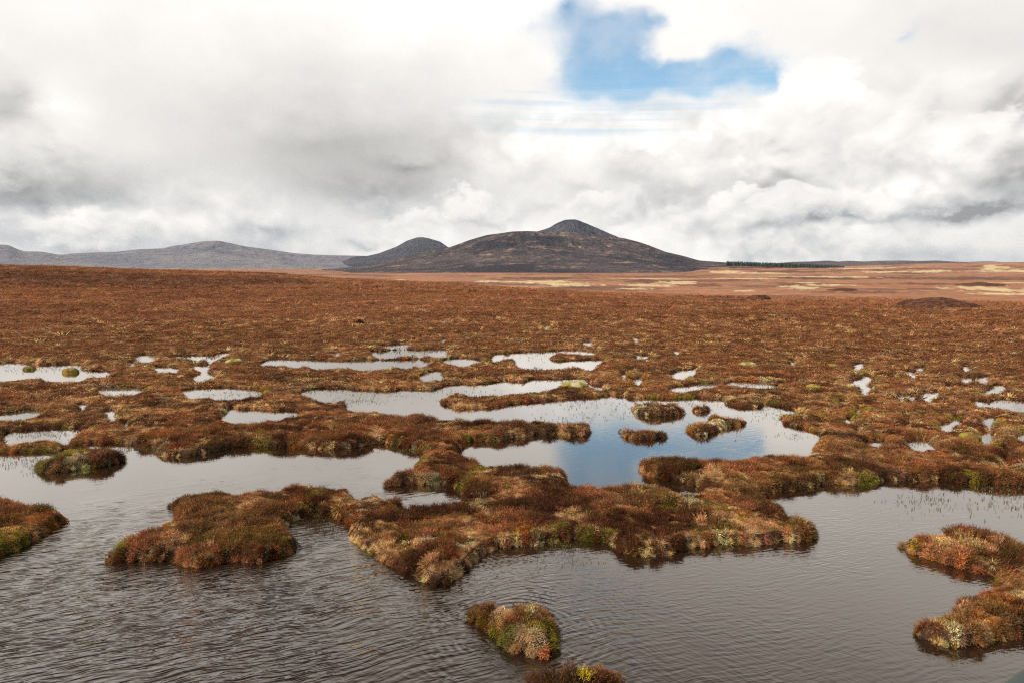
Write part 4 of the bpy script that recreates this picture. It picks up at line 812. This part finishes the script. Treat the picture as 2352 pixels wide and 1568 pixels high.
    for dn, dz_ in ((0.04, 0.55), (0.07, 0.35)):
        P = np.concatenate([P, np.stack([x[m] - c[0] - gx[m] / gl_[m] * dn, y[m] - c[1] - gy[m] / gl_[m] * dn, np.maximum(z[m] * dz_, 0.04)], -1)]); k_ = int(m.sum())
        rot = np.concatenate([rot, np.stack([0.3 * g.normal(size=k_), np.full(k_, 0.95), np.arctan2(-gy[m], -gx[m]) + 0.4 * g.normal(size=k_)], -1)])
        scl = np.concatenate([scl, sm_ * 0.7]); col = np.concatenate([col, cm_]); kind = np.concatenate([kind, km_])
    for kk, nm, pr in ((0, 'heather', P_HL if light else P_HE), (1, 'grass', P_GL if light else P_GR), (2, 'moss', P_ML if light else P_MO)):
        q = np.where(kind == kk)[0]
        if len(q) < 16: continue
        V, Fa, Cc = merge(pr, P[q], rot[q], scl[q], g.integers(0, len(pr), len(q)), col[q])
        make_mesh(nm, V, Fa, MP, root, col=Cc)
    return root
def zs(lst): return [((1850 + a / 2.94) / 1.7415, (2350 + b / 2.94) / 1.7415, r_ / 5.12, c, k) for a, b, r_, c, k in lst]
islet(I1, 'rounded mossy islet with yellow green and orange moss alone in the foreground water', 0.42, 260, zs([(230, 200, 120, (.20, .10, .02), 'h'), (780, 190, 130, (.32, .25, .03), 'm'), (560, 250, 110, PK_, 'g'), (830, 270, 70, PA, 'm'), (840, 470, 80, PA, 'm'), (900, 610, 110, (.42, .10, .02), 'g'), (760, 560, 40, OR, 'm'), (420, 190, 50, PA, 'm'), (390, 280, 50, YG, 'm'), (620, 400, 90, (.30, .20, .09), 'g'), (560, 560, 150, (.20, .14, .025), 'h'), (1000, 380, 70, (.15, .11, .02), 'h'), (680, 700, 80, (.18, .13, .02), 'h'), (500, 380, 90, (.15, .12, .02), 'h')]), seed=1, hs=0.40, green=0.0, grassy=.8)
islet([(a + 14, b) for a, b in I2], 'bushy red brown heather islet with a yellow moss patch at the bottom edge', 0.5, 240, zs([(1440, 1010, 75, (.60, .42, .02), 'm'), (1650, 850, 120, (.13, .10, .015), 'h'), (1900, 1010, 70, PK_, 'g')]), seed=2, hs=0.55, hscale=1.5, grassy=0.08, mossy=0.05)
islet(I3, 'low islet with a yellow green moss crown near the left shore', 0.36, 150, [(195, 1027, 34, YG, 'm'), (172, 1032, 22, YG, 'm'), (225, 1027, 20, YG, 'm'), (175, 1048, 22, PA, 'm'), (150, 1065, 26, (.22, .15, .04), 'h'), (110, 1050, 22, (.22, .15, .04), 'h'), (210, 1060, 22, OR, 'm'), (100, 1075, 14, YG, 'm'), (140, 1075, 14, PK_, 'g')], seed=3, green=0.0, hs=0.40, grassy=.6)
islet(I4, 'heather islet with orange and green moss at its foot close to the far bank', 0.36, 70, [(1500, 949, 20, (.45, .28, .04), 'm'), (1400, 943, 14, YG, 'm'), (1450, 943, 12, OR, 'm'), (1470, 930, 14, PA, 'm')], True, seed=4, hs=0.45)
islet(I5, 'smallest round heather islet in the blue pool', 0.20, 90, (), True, seed=5, hs=0.25, hump=0.3)
islet(I6, 'long two humped heather islet with pale lichen in the blue pool', 0.30, 80, [(1650, 965, 20, PA, 'm'), (1680, 958, 20, PK_, 'g'), (1610, 970, 16, PK_, 'g')], True, seed=6, hs=0.34)
islet(I7, 'oval heather islet in the middle of the blue pool', 0.22, 90, (), True, seed=7, hs=0.32, grassy=0.25, mossy=0.1)

# ------------------------------------------------------------------ moss hummocks
m_moss, tm, pm = principled('hummock_moss', 0.95, 0.05)
oi = tm.new('ShaderNodeTexCoord').outputs['Object']; a = tm.new('ShaderNodeAttribute'); a.attribute_name = 'col'
tm.l.new(a.outputs['Color'], pm.inputs['Base Color'])
bb = tm.new('ShaderNodeBump'); bb.inputs['Strength'].default_value = 0.8; bb.inputs['Distance'].default_value = 0.06; tm.l.new(tm.noise(oi, 14.0, 4, 0.6), bb.inputs['Height']); tm.l.new(bb.outputs[0], pm.inputs['Normal'])
def hummock(px, py, wd, ht, c1, c2, label, mix=0.5, seed=0, z=None):
    """px, py: middle of the foot in the photo; wd, ht: its size there"""
    g0 = ground([px], [py], 0.05)[0]; r0 = math.hypot(*g0); sl = math.hypot(r0, H)
    zg = 0.0 if z is not None else float(on_grid(Zg, np.array([g0[0]]), np.array([g0[1]]))[0])
    a = wd / F * sl / 2; h = max(ht / F * sl, 0.12) * 0.72
    n = 40; th = np.linspace(0, 2 * math.pi, n, endpoint=False); q = np.concatenate([[0], np.linspace(0.08, 1.12, 22)]); V = []
    Q, TH = np.meshgrid(q, th, indexing='ij')
    wob = 1 + 0.7 * (fbm(2 * np.cos(TH) + seed * 5, 2 * np.sin(TH), 3, 2) - 0.5)
    X = a * Q * np.cos(TH) * wob; Y = a * 0.85 * Q * np.sin(TH) * wob
    Z = h * (np.sqrt(np.clip(1 - Q ** 2.4, 0, 1)) * (0.80 + 0.5 * (fbm(X / a * 1.8 + seed, Y / a * 1.8, 4, 3) - .4))) + 0.05 * (fbm(X * 7, Y * 7, 6, 2) - .5) * (Q < 1) - 0.12 * (Q > 1.0)
    t = sstep(fbm(X / a * 1.6 + seed * 3, Y / a * 1.6, 8, 3), mix - .08, mix + .08).ravel()
    o = make_mesh('moss_hummock', np.stack([X.ravel(), Y.ravel(), Z.ravel()], -1), np.concatenate([grid_faces(len(q), n), np.stack([np.arange(len(q) - 1) * n + n - 1, np.arange(len(q) - 1) * n, np.arange(1, len(q)) * n, np.arange(1, len(q)) * n + n - 1], -1)])[:, ::-1],
                  m_moss, col=lerp(np.array(c1), np.array(c2), t), smooth=True, loc=(g0[0], g0[1], zg + 0.02))
    return tag(o, label, 'hummock', 'moss hummocks dotted over the bog')
y1, y2, ya, yb, yo = (.21, .175, .03), (.34, .29, .15), (.17, .14, .025), (.14, .08, .025), (.28, .17, .035)
def t4(c, x, y): return c * 588 + x * .25, 775.2 + y * .25
for (c, X0, Y0, wd, ht, a_, b_, lb, mx, zz) in [
    (2, 570, 455, 235, 80, y1, y2, 'largest pale and yellow green moss hummock above the blue pool', .5, None),
    (2, 2165, 262, 155, 50, y1, y2, 'pale green moss hummock on open moor right of the white puddles', .5, None),
    (0, 2165, 235, 135, 42, y1, y2, 'yellow green hummock at the right end of the far left puddle', .6, None),
    (0, 320, 225, 60, 26, y1, yb, 'small yellow hummock on the far bank of the left pool', .6, None),
    (0, 268, 283, 80, 32, ya, yb, 'small dark mossy hummock standing in the far left pool near its bank', .5, 0),
    (0, 650, 310, 112, 58, yo, yb, 'brown and yellow hummock standing in the far left pool by its right shore', .5, 0),
    (0, 1662, 370, 56, 24, (.48, .28, .13), (.4, .22, .1), 'tan hummock right of the small left puddles', .5, None),
    (1, 1235, 300, 66, 28, y1, y2, 'pale green hummock below the long narrow pool', .5, None),
    (1, 1130, 52, 32, 14, y1, yb, 'tiny yellow hummock above the far slit pool', .5, None),
    (2, 626, 28, 46, 20, y1, yb, 'small yellow green hummock beyond the far middle pools', .6, None),
    (2, 1595, 132, 52, 22, yo, y2, 'small orange yellow hummock on the moor centre right', .5, None),
    (3, 460, 248, 42, 16, y1, yb, 'small mossy hummock left of its larger twin on the right moor', .6, None),
    (3, 590, 268, 76, 24, yo, y1, 'flat golden hummock on the right moor', .5, None),
    (3, 420, 480, 118, 54, yo, y1, 'round golden brown hummock right of the blue pool', .5, None),
    (3, 1805, 298, 90, 36, y1, y2, 'pale yellow hummock below a tiny puddle on the far right', .5, None),
    (3, 1860, 935, 150, 46, y1, yb, 'wide yellow green hummock between the right hand puddles', .6, None),
    (3, 1190, 370, 52, 20, ya, yb, 'small olive hummock among the right hand puddles', .5, None)]:
    px, py = t4(c, X0, Y0); hummock(px, py, wd * .25, ht * .25, a_, b_, lb, mx, X0 % 17, zz)

# ------------------------------------------------------------------ bushes and dark mounds farther out
def bush(px, py, wd, ht, col, label, name='heather_bush', cat='bush', n=900, seed=0, flat=0.6):
    x0, y0, r0 = hit(px, py, 40); g = np.random.default_rng(500 + seed)
    a = wd / F * r0 / 2; h = ht / F * r0; z0 = float(height(np.array([x0]), np.array([y0]), np.array([2.5]))[0])
    root = bpy.data.objects.new(name, None); C.objects.link(root); root.location = (x0, y0, z0); tag(root, label, cat)
    V = []; Fc = []; Cc = []
    for i in range(n):
        d = g.normal(size=3); d /= np.linalg.norm(d); d[2] = abs(d[2]); q = 0.55 + 0.45 * g.random()
        top = 0.75 + 0.5 * math.sin(d[0] * 5 + seed) * 0.5
        c = np.array([d[0] * a * q, d[1] * a * flat * q, d[2] * h * q * top]); e = g.normal(size=3); e /= np.linalg.norm(e); f = np.cross(e, g.normal(size=3)); f /= np.linalg.norm(f)
        l = (0.05 + 0.06 * g.random()) * h * 2.2; k = len(V); V += [c - e * l * .5, c + e * l * .5, c + f * l + np.array([0, 0, l * .5])]; Fc.append((k, k + 1, k + 2)); Cc += [np.array(col) * g.uniform(.6, 1.5)] * 3
    make_mesh('foliage', np.array(V), np.array(Fc), MP, root, col=np.array(Cc))
    V = []; Fc = []
    for i in range(14):
        a_ = g.random() * 6.28; b = np.array([math.cos(a_) * a * .3 * g.random(), math.sin(a_) * a * .2, -.05]); t = np.array([math.cos(a_) * a * .8, math.sin(a_) * a * .5, h * .7]); w_ = 0.02 * h + .005; k = len(V)
        V += [b + [w_, 0, 0], b + [-w_ * .5, w_ * .8, 0], b + [-w_ * .5, -w_ * .8, 0], t]; Fc += [(k, k + 1, k + 3), (k + 1, k + 2, k + 3), (k + 2, k, k + 3)]
    make_mesh('branches', np.array(V), np.array(Fc), MP, root, col=np.tile([[.06, .035, .02]], (len(V), 1)))
    return root
bush(825, 744, 28, 11, (.055, .028, .018), 'dark brown heather bush alone on the open left moor', seed=1)
bush(1205, 664.5, 11, 4, (.05, .055, .02), 'small dark green shrub on the crest below the hill', 'shrub', 'shrub', 400, 2)
bush(1238, 667.5, 14, 3, (.05, .055, .02), 'flat dark green shrub right of the small crest shrub', 'shrub', 'shrub', 400, 3)
bush(1345, 677, 50, 5.5, (.045, .055, .018), 'longest low dark green shrub on the moor crest', 'shrub', 'shrub', 900, 4)
m_mound, tmm, pmm = principled('dark_heather', 0.95, 0.05)
gq = tmm.new('ShaderNodeNewGeometry').outputs['Position']
tmm.l.new(tmm.mix(tmm.step(tmm.noise(gq, 1.6, 6, 0.7), 0.35, 0.65), (.040, .018, .011, 1), (.13, .056, .032, 1)), pmm.inputs['Base Color'])
bq = tmm.new('ShaderNodeBump'); bq.inputs['Strength'].default_value = 0.9; bq.inputs['Distance'].default_value = 0.4; tmm.l.new(tmm.noise(gq, 2.2, 5, 0.65), bq.inputs['Height']); tmm.l.new(bq.outputs[0], pmm.inputs['Normal'])
def mound(px, py, wd, ht, label, seed=0):
    x0, y0, r0 = hit(px, py, 60); a = wd / F * r0 / 2; h = ht / F * r0
    z0 = float(base_z(np.array([math.atan2(x0, y0)]), np.array([r0]))[0])
    n = 72; th = np.linspace(0, 2 * math.pi, n, endpoint=False); q = np.linspace(0, 1.1, 30); Q, TH = np.meshgrid(q, th, indexing='ij')
    wob = 1 + 0.5 * (fbm(1.6 * np.cos(TH) + seed * 5, 1.6 * np.sin(TH), 3, 3) - 0.5); X = a * Q * np.cos(TH) * wob; Y = a * 0.6 * Q * np.sin(TH) * wob
    Z = h * 1.0 * np.sqrt(np.clip(1 - np.clip(Q, 0, 1) ** 2, 0, 1)) * (0.6 + 0.9 * fbm(X / a * 1.7 + seed * 2, Y / a * 1.7, 4, 5)) - 0.5 * (Q > 1) - 0.06
    Z += 0.10 * (fbm(X * 1.8, Y * 1.8, 5, 3) - .5)
    o = make_mesh('heather_mound', np.stack([X.ravel(), Y.ravel(), Z.ravel()], -1), np.concatenate([grid_faces(len(q), n), np.stack([np.arange(len(q) - 1) * n + n - 1, np.arange(len(q) - 1) * n, np.arange(1, len(q)) * n, np.arange(1, len(q)) * n + n - 1], -1)])[:, ::-1], m_mound, smooth=True, loc=(x0, y0, z0))
    return tag(o, label, 'mound', 'dark heather mounds on the right moor')
mound(2158, 710, 180, 19, 'largest dark heather mound ringed by pale grass on the right moor', 1)
mound(1737, 692, 66, 14, 'peaked dark mound beside a slanting pale grass strip', 2)
mound(1670, 694, 110, 7, 'long low dark mound left of the peaked one', 3)
mound(1840, 699.5, 42, 5, 'smallest dark mound with pale grass at its right end', 4)
mound(1935, 668, 60, 5, 'low dark rise beside the curving pale grass', 5)
mound(2290, 712, 60, 4, 'flat dark bank right of the largest mound', 6)
mound(2250, 656, 90, 5, 'long flat dark rise above the pale grass at the far right', 7)

# ------------------------------------------------------------------ far conifer plantation
def plantation(name, pts, Rt, ht, n, label, seed):
    g = np.random.default_rng(seed); V = []; Fc = []; Cc = []
    px = np.array([p[0] for p in pts], float); py = np.array([p[1] for p in pts], float); A, T_ = azel(px, py)
    for i in range(n):
        u = g.random(); a = A[0] + (A[-1] - A[0]) * u; zt = H + Rt * np.interp(a, A, T_); r = Rt + g.uniform(0, 130) + 20 * math.sin(u * 30); hh = ht * g.uniform(.75, 1.12)
        x, y = r * math.sin(a), r * math.cos(a); zb = zt - ht; w_ = hh * 0.24; cc = np.array([.030, .040, .034]) * g.uniform(.6, 1.5)
        for (z0, z1, ww) in ((0.0, .5, 1), (.25, .75, .8), (.5, 1.0, .55)):
            k = len(V)
            for j in range(5): an = j * 1.257 + i; V.append([x + math.cos(an) * w_ * ww, y + math.sin(an) * w_ * ww, zb + hh * z0]); Cc.append(cc)
            V.append([x, y, zb + hh * z1]); Cc.append(cc * 1.3)
            Fc += [(k + j, k + (j + 1) % 5, k + 5) for j in range(5)]
    o = make_mesh(name, np.array(V), np.array(Fc), MP, col=np.array(Cc)); return tag(o, label, 'forest', kind='stuff')
plantation('conifer_plantation', Q3([(300, 354), (500, 361), (700, 366), (900, 373), (1110, 387)]), 2700, 17, 900, 'dark green conifer plantation on the right skyline', 5)
plantation('conifer_plantation', Q3([(1160, 384), (1350, 383), (1560, 378)]), 3150, 9, 500, 'thin far strip of conifers right of the main plantation', 6)

# ------------------------------------------------------------------ water sedge
def sedge(name, areas, label):
    g = np.random.default_rng(77); V = []; Fc = []; Cc = []
    for (px, py, rx, ry, n, hh, c) in areas:
        hh *= 0.75; n = int(n * (0.35 if 1000 < px < 1900 and py < 1020 and n < 400 else 0.7))
        X = px + rx * g.normal(size=n) * .55; Y = py + ry * g.normal(size=n) * .55; G = ground(X, Y)
        sl = land(G[:, 0], G[:, 1])
        for i in range(n):
            if sl[i] > 0.0: continue
            x, y = G[i]; rr_ = math.hypot(x, y)
            for j in range(int(g.integers(1, 4))):
                a = g.random() * 6.28; l = hh * g.uniform(.4, 1.1); ln = l * g.uniform(.1, 1.1); w_ = 0.0020 + 0.00012 * rr_; bx, by = x + g.normal() * .03, y + g.normal() * .03
                sd_ = np.array([-math.sin(a), math.cos(a), 0]) * w_ if g.random() < .5 else np.array([w_, 0, 0]); d = np.array([math.cos(a), math.sin(a), 0.])
                b = np.array([bx, by, -.03]); m_ = b + d * ln * .4 + [0, 0, l * .8]; t = b + d * ln + [0, 0, l * g.uniform(.5, 1.05)]; k = len(V)
                V += [b - sd_, b + sd_, m_ + sd_, m_ - sd_, t]; Fc += [(k, k + 1, k + 2), (k, k + 2, k + 3), (k + 3, k + 2, k + 4)]; Cc += [np.array(c) * g.uniform(.6, 1.4)] * 5
    o = make_mesh(name, np.array(V), np.array(Fc), MP, col=np.array(Cc)); return tag(o, label, 'sedge', kind='stuff')
br, gn_, st_ = (.08, .05, .025), (.12, .11, .035), (.20, .145, .07)
sedge('water_sedge', [(735, 1205, 60, 22, 420, .12, br), (745, 1190, 70, 10, 300, .10, br), (1120, 1255, 60, 16, 160, .14, br), (1200, 1265, 90, 18, 160, .12, br), (1270, 1255, 60, 12, 90, .12, gn_), (2200, 1160, 130, 26, 130, .13, st_), (2320, 1150, 60, 30, 140, .14, st_), (2280, 1125, 90, 12, 80, .12, st_), (2110, 1145, 60, 20, 90, .12, br),
                      (1400, 945, 110, 26, 300, .13, gn_), (1330, 925, 130, 16, 300, .12, gn_), (1300, 965, 100, 14, 160, .14, gn_), (1050, 905, 130, 12, 350, .12, gn_), (860, 905, 120, 8, 220, .10, st_), (830, 920, 60, 8, 160, .12, st_), (1600, 925, 90, 14, 260, .12, gn_), (1780, 950, 50, 20, 220, .13, gn_), (1820, 1000, 40, 12, 100, .13, gn_), (1650, 1000, 90, 16, 80, .1, br),
                      (250, 1035, 60, 10, 160, .12, st_), (60, 1060, 90, 20, 260, .12, br), (120, 1085, 60, 16, 100, .12, br), (330, 1030, 60, 6, 140, .12, gn_), (950, 1035, 60, 6, 120, .12, gn_), (590, 905, 160, 8, 260, .12, st_), (100, 998, 100, 8, 180, .12, st_), (60, 945, 60, 4, 140, .12, st_), (500, 820, 60, 4, 120, .12, st_), (1000, 808, 120, 4, 180, .12, st_), (800, 828, 160, 3, 180, .12, st_),
                      (1250, 820, 90, 8, 200, .12, st_), (100, 848, 120, 8, 220, .12, st_), (2300, 922, 60, 4, 100, .12, st_), (2110, 1018, 30, 6, 60, .12, st_), (1790, 880, 60, 3, 500, .10, (.22, .14, .09)), (1650, 884, 90, 6, 700, .10, (.22, .14, .09)), (270, 894, 50, 3, 500, .10, (.2, .14, .08)), (1330, 1290, 60, 10, 50, .12, st_), (920, 1140, 30, 20, 26, .12, br)], 'sparse thin sedge stems standing in the pools')

# ------------------------------------------------------------------ handrail of the viewing tower at the lower right corner
m_rail, tr_, pr_ = principled('weathered_rail', 0.85, 0.1)
oc = tr_.new('ShaderNodeTexCoord').outputs['Object']
tr_.l.new(tr_.mix(tr_.noise(tr_.mapping(oc, sc=(1.5, 40, 40)), 1.0, 4, 0.6), (.040, .048, .045, 1), (.075, .085, .08, 1)), pr_.inputs['Base Color'])
zr = H - 0.62; pa = ground([2297], [1568], zr)[0]; pb = ground([2352], [1529], zr)[0]
dirn = (pb - pa) / np.linalg.norm(pb - pa); nrm = np.array([dirn[1], -dirn[0]])
if nrm @ pa > 0: nrm = -nrm
def box(name, cx, cy, cz, hx, hy, hz, ang, parent, mat):
    bv = 0.006; V = []
    for sz in (-1, 1):
        for (ax, ay) in ((-1, -1), (1, -1), (1, 1), (-1, 1)): V.append((ax * hx, ay * hy, sz * hz))
    me = bpy.data.meshes.new(name); me.from_pydata(V, [], [(3, 2, 1, 0), (4, 5, 6, 7), (0, 1, 5, 4), (1, 2, 6, 5), (2, 3, 7, 6), (3, 0, 4, 7)]); me.materials.append(mat)
    o = bpy.data.objects.new(name, me); C.objects.link(o); o.location = (cx, cy, cz); o.rotation_euler = (0, 0, ang); o.parent = parent
    md = o.modifiers.new('bevel', 'BEVEL'); md.width = bv; md.segments = 3; return o
hr = bpy.data.objects.new('handrail', None); C.objects.link(hr); tag(hr, 'blurred grey wooden handrail cutting the bottom right corner', 'handrail')
mid = pa + dirn * 0.9 + nrm * 0.07; ang = math.atan2(dirn[1], dirn[0]); hr.location = (mid[0], mid[1], 0)
box('rail', 0, 0, zr - 0.02, 1.5, 0.07, 0.02, ang, hr, m_rail)
for k in (-1.2, 0.15, 1.4):
    box('post', dirn[0] * k, dirn[1] * k, (zr - 0.04) / 2 - 0.2, 0.035, 0.045, (zr - 0.04) / 2 + 0.2, ang, hr, m_rail)
scene.cycles.sample_clamp_direct = 1.7; scene.cycles.sample_clamp_indirect = 3.0
scene.cycles.max_bounces = 6; scene.cycles.diffuse_bounces = 2; scene.cycles.glossy_bounces = 3; scene.cycles.transmission_bounces = 2; scene.cycles.transparent_max_bounces = 4

# ------------------------------------------------------------------ air
vm_ = bpy.data.materials.new('haze'); vm_.use_nodes = True; tv = vm_.node_tree; tv.nodes.remove(tv.nodes['Principled BSDF'])
pv = tv.nodes.new('ShaderNodeVolumePrincipled'); pv.inputs['Color'].default_value = (.88, .90, .95, 1); pv.inputs['Density'].default_value = 1.5e-5; pv.inputs['Anisotropy'].default_value = 0.2
tv.links.new(pv.outputs[0], tv.nodes['Material Output'].inputs['Volume'])
me = bpy.data.meshes.new('haze'); q = 14600; me.from_pydata([(sx * q, sy * q, sz) for sz in (-80, 460) for sx, sy in ((-1, -1), (1, -1), (1, 1), (-1, 1))], [], [(3, 2, 1, 0), (4, 5, 6, 7), (0, 1, 5, 4), (1, 2, 6, 5), (2, 3, 7, 6), (3, 0, 4, 7)])
me.materials.append(vm_); hz_ = bpy.data.objects.new('haze', me); C.objects.link(hz_); tag(hz_, 'thin pale haze that greys the far hills', 'haze', kind='stuff')
scene.cycles.volume_bounces = 0
scene.cycles.pixel_filter_type = 'BLACKMAN_HARRIS'; scene.cycles.filter_width = 1.2
scene.cycles.use_denoising = False; scene.cycles.denoiser = 'OPENIMAGEDENOISE'; scene.cycles.denoising_prefilter = 'ACCURATE'; scene.cycles.denoising_input_passes = 'RGB_ALBEDO_NORMAL'; scene.cycles.use_adaptive_sampling = False
